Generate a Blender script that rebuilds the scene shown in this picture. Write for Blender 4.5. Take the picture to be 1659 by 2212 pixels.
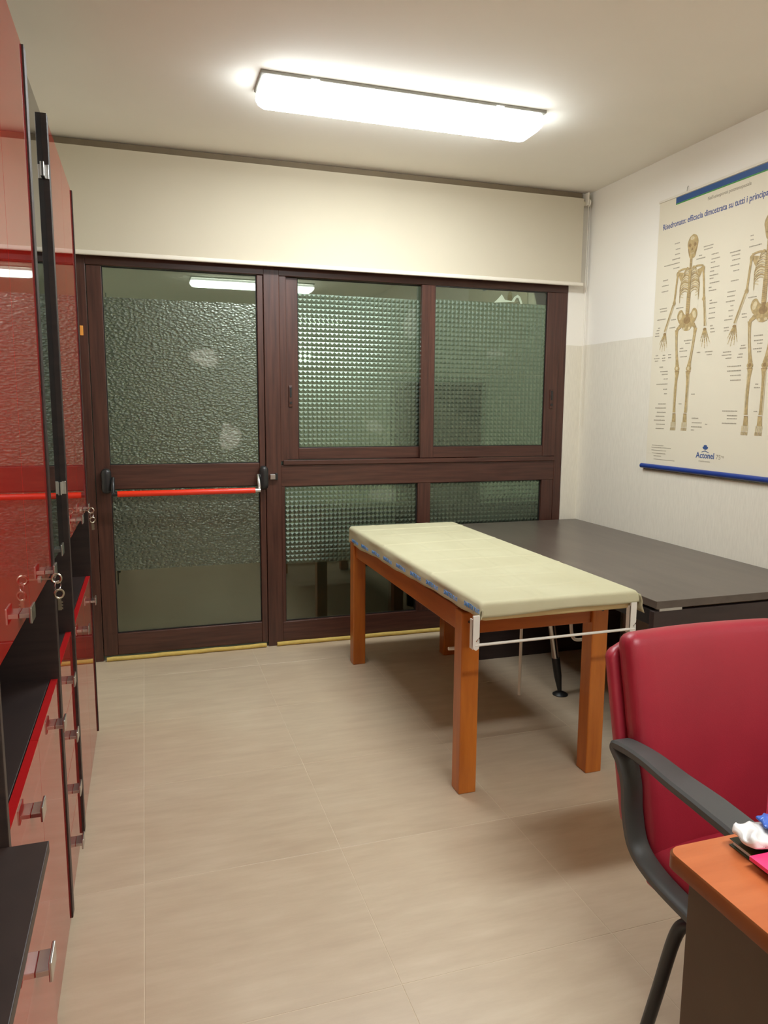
import bpy, bmesh, math, random
from mathutils import Vector, Matrix

for _o in list(bpy.data.objects):
    bpy.data.objects.remove(_o)
SC = bpy.context.scene
COL = SC.collection

# ------------------------------------------------------------------ camera
F_PX, YAW, PITCH, ROLL = 1598.0, -0.3122, 0.1405, 0.0065
CAM = Vector((0.0, 0.0, 1.55))
_f = Vector((-math.sin(YAW) * math.cos(PITCH), math.cos(YAW) * math.cos(PITCH), -math.sin(PITCH)))
_r = Vector((math.cos(YAW), math.sin(YAW), 0))
_u = _r.cross(_f)
_r2 = math.cos(ROLL) * _r + math.sin(ROLL) * _u
_u2 = -math.sin(ROLL) * _r + math.cos(ROLL) * _u
cam_data = bpy.data.cameras.new('camera')
cam_data.sensor_fit = 'VERTICAL'
cam_data.sensor_height = 36.0
cam_data.lens = F_PX / 2212.0 * 36.0
cam_data.clip_start = 0.02
cam = bpy.data.objects.new('camera', cam_data)
COL.objects.link(cam)
cam.matrix_world = Matrix(((_r2.x, _u2.x, -_f.x, CAM.x), (_r2.y, _u2.y, -_f.y, CAM.y),
                           (_r2.z, _u2.z, -_f.z, CAM.z), (0, 0, 0, 1)))
SC.camera = cam

# ------------------------------------------------------------------ world (night outside), exposure
LAMP_STRENGTH = 56.0          # lower face of the diffusers
LAMP_SIDE = 20.0              # lower half of their sides
LAMP_RIM = 1.6                # upper half, dimmed to keep the ceiling glow narrow
LAMP_COLOR = (0.965, 1.03, 1.06, 1)
world = bpy.data.worlds.new('night')
SC.world = world
world.use_nodes = True
_bg = world.node_tree.nodes['Background']
_bg.inputs[0].default_value = (0.62, 0.76, 0.56, 1)
_bg.inputs[1].default_value = 0.13
SC.view_settings.view_transform = 'Standard'
SC.view_settings.look = 'None'
SC.view_settings.exposure = 0.20
SC.view_settings.gamma = 1.0
SC.view_settings.use_curve_mapping = False
SC.cycles.use_light_tree = False
world.cycles.sampling_method = 'NONE'
SC.cycles.max_bounces = 6
SC.cycles.diffuse_bounces = 4
SC.cycles.glossy_bounces = 4
SC.cycles.transmission_bounces = 4
SC.cycles.transparent_max_bounces = 6
SC.cycles.caustics_reflective = False
SC.cycles.caustics_refractive = False
SC.cycles.sample_clamp_indirect = 8.0
SC.cycles.adaptive_threshold = 0.05

# ------------------------------------------------------------------ materials
def lin(c):
    out = []
    for v in c[:3]:
        v = v / 255.0
        out.append(v / 12.92 if v <= 0.04045 else ((v + 0.055) / 1.055) ** 2.4)
    return (out[0], out[1], out[2], 1.0)

class NT:
    def __init__(self, name):
        self.m = bpy.data.materials.new(name)
        self.m.use_nodes = True
        self.t = self.m.node_tree
        self.b = self.t.nodes['Principled BSDF']
        self.out = self.t.nodes['Material Output']
    def n(self, typ, **kw):
        nd = self.t.nodes.new(typ)
        for k, v in kw.items():
            setattr(nd, k, v)
        return nd
    def link(self, a, b):
        self.t.links.new(a, b)
    def set(self, **kw):
        for k, v in kw.items():
            self.b.inputs[k.replace('_', ' ')].default_value = v
    def coords(self, scale=(1, 1, 1)):
        tc = self.n('ShaderNodeNewGeometry')
        mp = self.n('ShaderNodeMapping')
        mp.inputs['Scale'].default_value = scale
        self.link(tc.outputs['Position'], mp.inputs['Vector'])
        return mp.outputs['Vector']
    def noise(self, vec, scale, detail=3, rough=0.5):
        nd = self.n('ShaderNodeTexNoise')
        nd.inputs['Scale'].default_value = scale
        nd.inputs['Detail'].default_value = detail
        nd.inputs['Roughness'].default_value = rough
        self.link(vec, nd.inputs['Vector'])
        return nd.outputs['Fac']
    def ramp(self, fac, stops):
        nd = self.n('ShaderNodeValToRGB')
        el = nd.color_ramp.elements
        while len(el) < len(stops):
            el.new(0.5)
        for e, (p, c) in zip(el, stops):
            e.position = p
            e.color = c
        self.link(fac, nd.inputs['Fac'])
        return nd.outputs['Color']
    def bump(self, height, strength, dist=0.01):
        nd = self.n('ShaderNodeBump')
        nd.inputs['Strength'].default_value = strength
        nd.inputs['Distance'].default_value = dist
        self.link(height, nd.inputs['Height'])
        self.link(nd.outputs['Normal'], self.b.inputs['Normal'])
        return nd.outputs['Normal']

def shade(c, k):
    return (min(1, c[0] * k), min(1, c[1] * k), min(1, c[2] * k), 1)

def plain(name, rgb, rough=0.5, metal=0.0, var=0.06, scale=12, bump=0.0, bscale=150, spec=None):
    t = NT(name)
    c = lin(rgb)
    f = t.noise(t.coords(), scale)
    t.link(t.ramp(f, [(0.3, shade(c, 1 - var)), (0.7, shade(c, 1 + var))]), t.b.inputs['Base Color'])
    t.set(Roughness=rough, Metallic=metal)
    if spec is not None:
        t.b.inputs['Specular IOR Level'].default_value = spec
    if bump:
        t.bump(t.noise(t.coords(), bscale, 2), bump, 0.002)
    return t.m

def wood(name, rgb_lo, rgb_hi, stretch, scale=20, rough=0.35, bump=0.05):
    t = NT(name)
    v = t.coords(stretch)
    f = t.noise(v, scale, 5, 0.6)
    t.link(t.ramp(f, [(0.28, lin(rgb_lo)), (0.72, lin(rgb_hi))]), t.b.inputs['Base Color'])
    t.set(Roughness=rough)
    if bump:
        t.bump(f, bump, 0.002)
    return t.m

M = {}
def build_materials():
    M['ceiling'] = plain('ceiling paint', (250, 246, 236), 0.9, var=0.015, scale=2, bump=0.05, bscale=60)
    M['wall'] = plain('white wall paint', (240, 233, 220), 0.85, var=0.02, scale=2, bump=0.08, bscale=90)
    # right wall: white above, greyish washable paint below, with its own ragged border
    t = NT('two tone wall paint')
    geo = t.n('ShaderNodeNewGeometry')
    sep = t.n('ShaderNodeSeparateXYZ')
    t.link(geo.outputs['Position'], sep.inputs['Vector'])
    nz = t.noise(t.coords((1, 1, 1)), 9, 2)
    ma = t.n('ShaderNodeMath', operation='MULTIPLY_ADD')
    t.link(nz, ma.inputs[0]); ma.inputs[1].default_value = 0.012
    t.link(sep.outputs['Z'], ma.inputs[2])
    cmp_ = t.n('ShaderNodeMath', operation='GREATER_THAN')
    t.link(ma.outputs[0], cmp_.inputs[0]); cmp_.inputs[1].default_value = 1.996
    streak = t.noise(t.coords((30, 30, 3)), 6, 4)
    low = t.ramp(streak, [(0.25, lin((224, 217, 200))), (0.75, lin((236, 229, 212)))])
    mix = t.n('ShaderNodeMix', data_type='RGBA')
    t.link(cmp_.outputs[0], mix.inputs['Factor'])
    t.link(low, mix.inputs['A'])
    mix.inputs['B'].default_value = lin((246, 241, 230))
    t.link(mix.outputs['Result'], t.b.inputs['Base Color'])
    t.set(Roughness=0.6)
    t.bump(t.noise(t.coords((60, 60, 12)), 8, 3), 0.15, 0.003)
    M['wall_two'] = t.m
    # floor tiles
    t = NT('beige stone effect tile')
    f1 = t.noise(t.coords((1.2, 6, 1)), 3.0, 6, 0.62)
    f2 = t.noise(t.coords(), 1.6, 3)
    oi = t.n('ShaderNodeObjectInfo')
    c1 = t.ramp(f1, [(0.30, lin((191, 172, 146))), (0.52, lin((199, 181, 154))), (0.75, lin((207, 190, 164)))])
    c2 = t.ramp(f2, [(0.35, (0.95, 0.92, 0.90, 1)), (0.65, (1.0, 1.0, 1.0, 1))])
    mx = t.n('ShaderNodeMix', data_type='RGBA', blend_type='MULTIPLY')
    mx.inputs['Factor'].default_value = 1
    t.link(c1, mx.inputs['A']); t.link(c2, mx.inputs['B'])
    mp = t.n('ShaderNodeMapRange')
    t.link(oi.outputs['Random'], mp.inputs['Value'])
    mp.inputs['To Min'].default_value = 0.97; mp.inputs['To Max'].default_value = 1.02
    hv = t.n('ShaderNodeHueSaturation')
    t.link(mp.outputs['Result'], hv.inputs['Value'])
    t.link(mx.outputs['Result'], hv.inputs['Color'])
    t.link(hv.outputs['Color'], t.b.inputs['Base Color'])
    t.set(Roughness=0.36)
    t.bump(f1, 0.05, 0.002)
    M['tile'] = t.m
    M['grout'] = plain('pale grout', (210, 194, 168), 0.8)
    M['frame_v'] = wood('brown woodgrain foil upright', (58, 33, 26), (88, 54, 43), (1, 1, 0.05), 60, 0.32, 0.06)
    M['frame_h'] = wood('brown woodgrain foil level', (58, 33, 26), (88, 54, 43), (0.05, 1, 1), 60, 0.32, 0.06)
    M['gasket'] = plain('black rubber gasket', (22, 18, 16), 0.6)
    # clear glass: strong mirror, dark behind
    t = NT('window glass')
    fr = t.n('ShaderNodeFresnel'); fr.inputs['IOR'].default_value = 2.0
    tr = t.n('ShaderNodeBsdfTransparent'); tr.inputs['Color'].default_value = (0.86, 0.88, 0.80, 1)
    gl = t.n('ShaderNodeBsdfGlossy'); gl.inputs['Roughness'].default_value = 0.012
    gl.inputs['Color'].default_value = (0.90, 0.96, 0.84, 1)
    mxs = t.n('ShaderNodeMixShader')
    t.link(fr.outputs[0], mxs.inputs[0]); t.link(tr.outputs[0], mxs.inputs[1]); t.link(gl.outputs[0], mxs.inputs[2])
    t.link(mxs.outputs[0], t.out.inputs['Surface'])
    M['glass'] = t.m
    M['film_pyr'] = film_material('pyramid window film', None)
    M['film_leaf'] = film_material('leaf window film', 'leaf')
    M['film_edge'] = plain('white film edge', (190, 205, 180), 0.4)
    M['blind'] = plain('cream blind fabric', (205, 196, 174), 0.85, var=0.015, scale=3, bump=0.05, bscale=900)
    M['shade_brown'] = plain('brown painted shade', (134, 118, 94), 0.7)  # shade above the blind, put into the colour
    M['white_plastic'] = plain('white plastic', (235, 228, 212), 0.35, var=0.02)
    M['white_metal'] = plain('white painted metal', (226, 222, 210), 0.3, var=0.03)
    M['lamp_tray'] = plain('grey lamp tray', (150, 148, 138), 0.5)
    M['steel'] = plain('brushed steel', (200, 200, 198), 0.25, 1.0, var=0.04, scale=60)
    M['chrome'] = plain('chrome', (215, 215, 212), 0.12, 1.0, var=0.02)
    M['brass'] = plain('worn key metal', (178, 170, 150), 0.3, 1.0, var=0.08, scale=80)
    M['black_plastic'] = plain('black plastic', (34, 34, 34), 0.35, var=0.08, bump=0.03)
    M['arm_plastic'] = plain('dark grey soft plastic', (72, 73, 71), 0.45, var=0.05, bump=0.06, bscale=600)
    M['black_metal'] = plain('black powder coated tube', (28, 26, 28), 0.35, var=0.05)
    M['red_bar'] = plain('signal red lacquer', (236, 52, 18), 0.25, var=0.02)
    M['red_gloss'] = plain('red high gloss lacquer', (158, 26, 20), 0.03, var=0.03, scale=3)
    M['red_edge'] = plain('red lacquered door edge', (176, 24, 26), 0.3, var=0.03, scale=3)
    M['wenge'] = wood('dark wenge board', (36, 26, 24), (56, 42, 38), (0.08, 0.08, 1), 40, 0.45, 0.04)
    M['wenge_edge'] = plain('dark brown board edge', (58, 38, 22), 0.4)
    M['smoked'] = plain('smoked glass', (16, 20, 20), 0.03, var=0.02)
    M['couch_wood'] = wood('orange stained pine', (162, 86, 26), (198, 116, 42), (1, 1, 0.12), 16, 0.28, 0.02)
    M['couch_wood_h'] = wood('orange stained pine rail', (154, 78, 26), (188, 104, 40), (0.12, 0.12, 1), 16, 0.28, 0.02)
    M['pad'] = plain('cream couch pad', (222, 204, 152), 0.5, var=0.03)
    t = NT('thin cream paper')
    f = t.noise(t.coords((1, 1, 1)), 5, 4)
    t.link(t.ramp(f, [(0.3, lin((188, 182, 147))), (0.7, lin((195, 190, 156)))]), t.b.inputs['Base Color'])
    t.set(Roughness=0.7)
    t.bump(t.noise(t.coords((3, 12, 3)), 4, 5, 0.6), 0.12, 0.006)
    M['paper'] = t.m
    M['print_blue'] = plain('blue print', (84, 146, 214), 0.6)
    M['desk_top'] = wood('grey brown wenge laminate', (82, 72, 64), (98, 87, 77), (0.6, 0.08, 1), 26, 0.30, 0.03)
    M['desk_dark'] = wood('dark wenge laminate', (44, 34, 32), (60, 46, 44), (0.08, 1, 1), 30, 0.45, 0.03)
    M['crimson'] = plain('crimson leather', (156, 34, 50), 0.42, var=0.05, scale=8, bump=0.12, bscale=420)
    M['crimson_piping'] = plain('crimson leather piping', (166, 44, 60), 0.4, var=0.04)
    M['cherry'] = wood('cherry desk laminate', (176, 92, 50), (198, 112, 66), (0.15, 1, 1), 22, 0.3, 0.02)
    M['cherry_edge'] = plain('brown desk edge band', (126, 70, 34), 0.4)
    M['desk_panel'] = plain('dark grey brown desk panel', (84, 68, 52), 0.6, var=0.05, bump=0.05)
    M['poster'] = plain('cream poster paper', (230, 221, 198), 0.55, var=0.015, scale=2)
    M['poster_blue'] = plain('poster blue', (44, 84, 140), 0.4)
    M['poster_green'] = plain('poster green', (70, 150, 70), 0.5)
    M['rod_blue'] = plain('blue plastic rail', (32, 58, 134), 0.3)
    M['title_ink'] = plain('slate blue ink', (84, 96, 146), 0.6)
    M['grey_ink'] = plain('grey ink', (168, 158, 138), 0.6)
    M['bone'] = plain('bone tan print', (184, 160, 112), 0.6, var=0.2, scale=60)
    M['bone_dark'] = plain('bone shade print', (156, 128, 86), 0.6, var=0.15, scale=60)
    M['bone_light'] = plain('bone light print', (214, 198, 158), 0.6, var=0.1, scale=60)
    M['logo_ink'] = plain('logo blue ink', (62, 88, 140), 0.6)
    M['foam'] = plain('yellow foam strip', (206, 178, 96), 0.9, var=0.08, scale=40)
    M['orange'] = plain('orange sticker', (226, 150, 60), 0.6)
    M['pack_white'] = plain('white plastic film wrap', (232, 230, 226), 0.25, var=0.04, scale=30)
    M['pack_blue'] = plain('blue plastic film wrap', (70, 108, 196), 0.25, var=0.25, scale=26)
    M['pink'] = plain('hot pink card', (240, 60, 118), 0.4, var=0.05)
    M['green_dark'] = plain('dark green cover', (52, 58, 24), 0.5, var=0.15)
    M['pale_pink'] = plain('pale pink paper', (232, 176, 190), 0.5)
    M['dark_paint'] = plain('black painted steel', (10, 14, 14), 0.6)
    M['concrete'] = plain('outdoor concrete', (60, 64, 56), 0.9)
    e = NT('lamp diffuser')
    e.set(Roughness=0.4)
    e.b.inputs['Base Color'].default_value = (0.9, 0.9, 0.88, 1)
    e.b.inputs['Emission Color'].default_value = LAMP_COLOR
    e.b.inputs['Emission Strength'].default_value = LAMP_STRENGTH
    M['diffuser'] = e.m
    e = NT('lamp diffuser side')
    e.set(Roughness=0.4)
    e.b.inputs['Base Color'].default_value = (0.9, 0.9, 0.88, 1)
    e.b.inputs['Emission Color'].default_value = LAMP_COLOR
    e.b.inputs['Emission Strength'].default_value = LAMP_SIDE
    M['diffuser_side'] = e.m
    e = NT('lamp diffuser rim')
    e.set(Roughness=0.4)
    e.b.inputs['Base Color'].default_value = (0.9, 0.9, 0.88, 1)
    e.b.inputs['Emission Color'].default_value = LAMP_COLOR
    e.b.inputs['Emission Strength'].default_value = LAMP_RIM
    M['diffuser_rim'] = e.m

def film_material(name, pattern):
    t = NT(name)
    # grease smudges: patches with a shape of their own on the film
    geo = t.n('ShaderNodeNewGeometry')
    nz = t.n('ShaderNodeTexNoise'); nz.inputs['Scale'].default_value = 12
    t.link(geo.outputs['Position'], nz.inputs['Vector'])
    wob = t.n('ShaderNodeVectorMath', operation='MULTIPLY_ADD')
    t.link(nz.outputs['Color'], wob.inputs[0]); wob.inputs[1].default_value = (0.09, 0.0, 0.09)
    t.link(geo.outputs['Position'], wob.inputs[2])
    acc = None
    spots = [(0.36, 1.84, 0.085, 0.05), (0.50, 1.36, 0.06, 0.08), (1.70, 2.09, 0.045, 0.10),
             (2.30, 1.91, 0.07, 0.03), (1.45, 1.42, 0.06, 0.04), (1.50, 0.98, 0.10, 0.05)]
    for (x, z, rx, rz) in spots:
        sb = t.n('ShaderNodeVectorMath', operation='SUBTRACT')
        t.link(wob.outputs[0], sb.inputs[0]); sb.inputs[1].default_value = (x + 0.045, 0, z + 0.045)
        sc = t.n('ShaderNodeVectorMath', operation='MULTIPLY')
        t.link(sb.outputs[0], sc.inputs[0]); sc.inputs[1].default_value = (1 / rx, 0, 1 / rz)
        ln = t.n('ShaderNodeVectorMath', operation='LENGTH')
        t.link(sc.outputs[0], ln.inputs[0])
        lt = t.n('ShaderNodeMapRange')
        t.link(ln.outputs['Value'], lt.inputs['Value'])
        lt.inputs['From Min'].default_value = 0.85; lt.inputs['From Max'].default_value = 1.1
        lt.inputs['To Min'].default_value = 1; lt.inputs['To Max'].default_value = 0
        if acc is None:
            acc = lt.outputs['Result']
        else:
            mxx = t.n('ShaderNodeMath', operation='MAXIMUM')
            t.link(acc, mxx.inputs[0]); t.link(lt.outputs['Result'], mxx.inputs[1])
            acc = mxx.outputs[0]
    dif = t.n('ShaderNodeBsdfDiffuse')
    cm = t.n('ShaderNodeMix', data_type='RGBA')
    t.link(acc, cm.inputs['Factor'])
    cm.inputs['A'].default_value = (0.06, 0.075, 0.05, 1)
    cm.inputs['B'].default_value = (0.34, 0.35, 0.29, 1)
    t.link(cm.outputs['Result'], dif.inputs['Color'])
    gl = t.n('ShaderNodeBsdfGlossy'); gl.inputs['Roughness'].default_value = 0.32
    gl.inputs['Color'].default_value = (0.90, 1.0, 0.86, 1) if pattern else (0.80, 1.0, 0.82, 1)
    rf = t.n('ShaderNodeBsdfRefraction'); rf.inputs['Roughness'].default_value = 0.10
    rf.inputs['IOR'].default_value = 1.25
    rf.inputs['Color'].default_value = (0.92, 0.94, 0.84, 1) if pattern else (0.92, 1.0, 0.92, 1)
    fr = t.n('ShaderNodeFresnel'); fr.inputs['IOR'].default_value = 2.05
    m1 = t.n('ShaderNodeMixShader'); m1.inputs[0].default_value = 0.84
    t.link(dif.outputs[0], m1.inputs[1]); t.link(rf.outputs[0], m1.inputs[2])
    m2 = t.n('ShaderNodeMixShader')
    t.link(fr.outputs[0], m2.inputs[0]); t.link(m1.outputs[0], m2.inputs[1]); t.link(gl.outputs[0], m2.inputs[2])
    t.link(m2.outputs[0], t.out.inputs['Surface'])
    if pattern == 'leaf':
        vo = t.n('ShaderNodeTexVoronoi'); vo.inputs['Scale'].default_value = 1
        mp = t.n('ShaderNodeMapping'); mp.inputs['Scale'].default_value = (52, 1, 88)
        nz2 = t.n('ShaderNodeTexNoise'); nz2.inputs['Scale'].default_value = 22
        t.link(geo.outputs['Position'], nz2.inputs['Vector'])
        ad = t.n('ShaderNodeVectorMath', operation='MULTIPLY_ADD')
        t.link(nz2.outputs['Color'], ad.inputs[0]); ad.inputs[1].default_value = (0.018, 0, 0.018)
        t.link(geo.outputs['Position'], ad.inputs[2])
        t.link(ad.outputs[0], mp.inputs['Vector'])
        t.link(mp.outputs[0], vo.inputs['Vector'])
        bp = t.n('ShaderNodeBump'); bp.inputs['Strength'].default_value = 0.95; bp.inputs['Distance'].default_value = 0.003
        t.link(vo.outputs['Distance'], bp.inputs['Height'])
        mr = t.n('ShaderNodeMapRange')
        t.link(vo.outputs['Distance'], mr.inputs['Value'])
        mr.inputs['From Min'].default_value = 0.15; mr.inputs['From Max'].default_value = 0.65
        mr.inputs['To Min'].default_value = 0.90; mr.inputs['To Max'].default_value = 0.40
        t.link(mr.outputs['Result'], m1.inputs[0])
        for nd in (dif, gl, rf):
            t.link(bp.outputs[0], nd.inputs['Normal'])
    return t.m

build_materials()

# ------------------------------------------------------------------ object helpers
W = {}            # world location of every object made here
def tag(o, label=None, cat=None, group=None, kind=None):
    if label: o['label'] = label
    if cat: o['category'] = cat
    if group: o['group'] = group
    if kind: o['kind'] = kind
    return o

def empty(name, loc=(0, 0, 0), parent=None):
    o = bpy.data.objects.new(name, None)
    COL.objects.link(o)
    o.empty_display_size = 0.05
    o.location = loc
    W[o.name] = Vector(loc)
    return o

def link_mesh(name, me, loc, mats, parent):
    o = bpy.data.objects.new(name, me)
    COL.objects.link(o)
    for m in (mats if isinstance(mats, (list, tuple)) else [mats]):
        if m.name not in [x.name for x in me.materials]:
            me.materials.append(m)
    o.location = loc
    W[o.name] = Vector(loc)
    if parent:
        o.parent = parent
        o.matrix_parent_inverse = Matrix.Translation(-W[parent.name])
    return o

def obj(name, bm, mats, parent=None, smooth=False):
    lo = Vector((1e9,) * 3); hi = -lo
    for v in bm.verts:
        for i in range(3):
            lo[i] = min(lo[i], v.co[i]); hi[i] = max(hi[i], v.co[i])
    c = Vector(((lo.x + hi.x) / 2, (lo.y + hi.y) / 2, lo.z))
    bmesh.ops.translate(bm, verts=bm.verts, vec=-c)
    bmesh.ops.recalc_face_normals(bm, faces=bm.faces)
    me = bpy.data.meshes.new(name)
    bm.to_mesh(me); bm.free()
    if smooth:
        me.polygons.foreach_set('use_smooth', [True] * len(me.polygons))
        if smooth == 'auto':
            try:
                me.set_sharp_from_angle(angle=math.radians(38))
            except Exception:
                pass
    return link_mesh(name, me, c, mats, parent)

def box(bm, x0, x1, y0, y1, z0, z1, bev=0.0, seg=2):
    b2 = bmesh.new()
    bmesh.ops.create_cube(b2, size=1)
    for v in b2.verts:
        v.co = Vector(((x0 + x1) / 2 + v.co.x * (x1 - x0), (y0 + y1) / 2 + v.co.y * (y1 - y0), (z0 + z1) / 2 + v.co.z * (z1 - z0)))
    if bev:
        bmesh.ops.bevel(b2, geom=list(b2.edges), offset=bev, segments=seg, profile=0.5, affect='EDGES')
    merge(bm, b2)
    return bm

def merge(bm, b2, mat_index=None):
    vm = {}
    for v in b2.verts:
        vm[v] = bm.verts.new(v.co)
    for f in b2.faces:
        try:
            nf = bm.faces.new([vm[v] for v in f.verts])
            nf.material_index = f.material_index if mat_index is None else mat_index
            nf.smooth = f.smooth
        except ValueError:
            pass
    b2.free()

def bx(name, x0, x1, y0, y1, z0, z1, mat, parent=None, bev=0.0015, seg=2):
    bm = bmesh.new()
    box(bm, x0, x1, y0, y1, z0, z1, bev, seg)
    return obj(name, bm, mat, parent)

def tube(bm, pts, r, n=12, closed=False, caps=True):
    pts = [Vector(p) for p in pts]
    m = len(pts)
    rs = r if isinstance(r, (list, tuple)) else [r] * m
    rings = []
    up = None
    for i, p in enumerate(pts):
        a = pts[(i - 1) % m] if (closed or i > 0) else p
        b = pts[(i + 1) % m] if (closed or i < m - 1) else p
        d = (b - a).normalized()
        if up is None:
            up = Vector((0, 0, 1)) if abs(d.z) < 0.9 else Vector((1, 0, 0))
        s = d.cross(up).normalized()
        up = s.cross(d).normalized()
        rings.append([bm.verts.new(p + rs[i] * (math.cos(2 * math.pi * k / n) * s + math.sin(2 * math.pi * k / n) * up)) for k in range(n)])
    rng = range(m) if closed else range(m - 1)
    for i in rng:
        A, B = rings[i], rings[(i + 1) % m]
        for k in range(n):
            bm.faces.new([A[k], A[(k + 1) % n], B[(k + 1) % n], B[k]])
    if caps and not closed:
        bm.faces.new(rings[0]); bm.faces.new(list(reversed(rings[-1])))
    return bm

def catmull(pts, sub=6, closed=False):
    pts = [Vector(p) for p in pts]
    n = len(pts); out = []
    rng = range(n) if closed else range(n - 1)
    for i in rng:
        g = lambda k: pts[k % n] if closed else pts[max(0, min(n - 1, k))]
        p0, p1, p2, p3 = g(i - 1), g(i), g(i + 1), g(i + 2)
        for s in range(sub):
            t = s / sub
            out.append(0.5 * ((2 * p1) + (-p0 + p2) * t + (2 * p0 - 5 * p1 + 4 * p2 - p3) * t * t + (-p0 + 3 * p1 - 3 * p2 + p3) * t ** 3))
    if not closed:
        out.append(pts[-1])
    return out

def rounded(bm, size, r, n=10, deform=None, place=None):
    """box with rounded edges (cube grid pushed onto clamp + radius), then deformed and placed"""
    b2 = bmesh.new()
    hx, hy, hz = [s / 2 for s in size]
    cache = {}
    def vert(p):
        key = tuple(round(c, 5) for c in p)
        if key in cache: return cache[key]
        q = Vector((p[0] * hx, p[1] * hy, p[2] * hz))
        inner = Vector((max(-hx + r, min(hx - r, q.x)), max(-hy + r, min(hy - r, q.y)), max(-hz + r, min(hz - r, q.z))))
        d = q - inner
        q = inner + d.normalized() * r if d.length > 1e-9 else q
        if deform: q = deform(q)
        if place: q = place(q)
        v = b2.verts.new(q); cache[key] = v
        return v
    def grid1(h):
        e = min(0.9, r / h)
        a = [-1, -1 + e * 0.08, -1 + e * 0.25, -1 + e * 0.55, -1 + e]
        mid = [(-1 + e) + (2 - 2 * e) * i / n for i in range(1, n)]
        return a + mid + [-v for v in reversed(a)]
    ax = [grid1(hx), grid1(hy), grid1(hz)]
    for axis in range(3):
        i, j = [k for k in range(3) if k != axis]
        for s in (-1, 1):
            gi, gj = ax[i], ax[j]
            for a in range(len(gi) - 1):
                for b in range(len(gj) - 1):
                    qs = []
                    for (da, db) in ((0, 0), (1, 0), (1, 1), (0, 1)):
                        p = [0, 0, 0]; p[axis] = s; p[i] = gi[a + da]; p[j] = gj[b + db]
                        qs.append(vert(p))
                    if len(set(qs)) == 4:
                        try: b2.faces.new(qs)
                        except ValueError: pass
    merge(bm, b2)
    return bm

def lathe(bm, prof, center, n=24, axis='z'):
    rings = []
    for (r, h) in prof:
        ring = []
        for k in range(n):
            a = 2 * math.pi * k / n
            if axis == 'z': p = Vector((r * math.cos(a), r * math.sin(a), h))
            elif axis == 'y': p = Vector((r * math.cos(a), h, r * math.sin(a)))
            else: p = Vector((h, r * math.cos(a), r * math.sin(a)))
            ring.append(bm.verts.new(p + Vector(center)))
        rings.append(ring)
    for A, B in zip(rings, rings[1:]):
        for k in range(n):
            bm.faces.new([A[k], A[(k + 1) % n], B[(k + 1) % n], B[k]])
    bm.faces.new(rings[0]); bm.faces.new(rings[-1])
    return bm

def text_bm(s, size, place, depth=0.0006, bold=0.0, width=None):
    """lettering as mesh; place(x, y, z) turns text plane coordinates into world"""
    cu = bpy.data.curves.new('lettering', 'FONT')
    cu.body = s; cu.size = size; cu.extrude = depth / 2; cu.offset = bold
    cu.resolution_u = 3
    to = bpy.data.objects.new('lettering', cu)
    COL.objects.link(to)
    bpy.context.view_layer.update()
    me = bpy.data.meshes.new_from_object(to)
    bm = bmesh.new(); bm.from_mesh(me)
    bpy.data.objects.remove(to); bpy.data.meshes.remove(me); bpy.data.curves.remove(cu)
    sx = 1.0
    if width:
        xs = [v.co.x for v in bm.verts]
        x0, x1 = min(xs), max(xs)
        sx = width / (x1 - x0)
    for v in bm.verts:
        v.co = Vector(place(v.co.x * sx, v.co.y, v.co.z))
    return bm

R = math.radians
D = 4.669                 # front of the glazing frames
XR, XL, H = 2.97, -0.72, 3.01
YB, YR = 4.66, -2.2       # back wall face, wall behind the camera

# ------------------------------------------------------------------ setting
fl = bx('floor', XL - 0.1, XR + 0.1, YR - 0.1, 4.95, -0.12, -0.0007, M['grout'], None, 0)
tag(fl, 'beige stone effect tiled floor', kind='structure')
xs = [-0.055 + 0.664 * k for k in range(-2, 6)]
ys = [1.703 + 0.6565 * k for k in range(-6, 6)]
G = 0.0012
for i in range(len(xs) - 1):
    for j in range(len(ys) - 1):
        x0, x1 = max(xs[i] + G, XL), min(xs[i + 1] - G, XR)
        y0, y1 = max(ys[j] + G, YR), min(ys[j + 1] - G, YB + 0.2)
        if x1 - x0 < 0.02 or y1 - y0 < 0.02: continue
        bx('tile', x0, x1, y0, y1, -0.011, 0.0, M['tile'], fl, 0.0005, 1)
tag(bx('ceiling', XL - 0.1, XR + 0.1, YR - 0.1, 4.95, H, H + 0.12, M['ceiling'], None, 0), 'plain off white ceiling', kind='structure')
tag(bx('wall_right', XR, XR + 0.12, YR - 0.1, 4.95, 0, H, M['wall_two'], None, 0), 'white wall with grey lower paint band', kind='structure')
tag(bx('wall_left', XL - 0.12, XL, YR - 0.1, 4.95, 0, H, M['wall'], None, 0), 'white wall behind the red cabinets', kind='structure')
tag(bx('wall_rear', XL, XR, YR - 0.12, YR, 0, H, M['wall'], None, 0), 'white wall behind the viewer', kind='structure')
bm = bmesh.new()
box(bm, XL, -0.372, YB, YB + 0.24, 0, H)
box(bm, 2.842, XR, YB, YB + 0.24, 0, H)
box(bm, -0.372, 2.842, YB, YB + 0.24, 2.46, H)
tag(obj('wall_back', bm, M['wall_two']), 'white wall around the glazed door and windows', kind='structure')
tag(bx('ground', -4, 9, 4.95, 14, -0.3, -0.05, M['concrete'], None, 0), 'dark outdoor paving beyond the glass', kind='structure')

# ------------------------------------------------------------------ glazed door
FY = D
def frame_bar(name, x0, x1, z0, z1, parent, y=FY, dep=0.055, vert=True, bev=0.003):
    return bx(name, x0, x1, y, y + dep, z0, z1, M['frame_v'] if vert else M['frame_h'], parent, bev)

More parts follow.
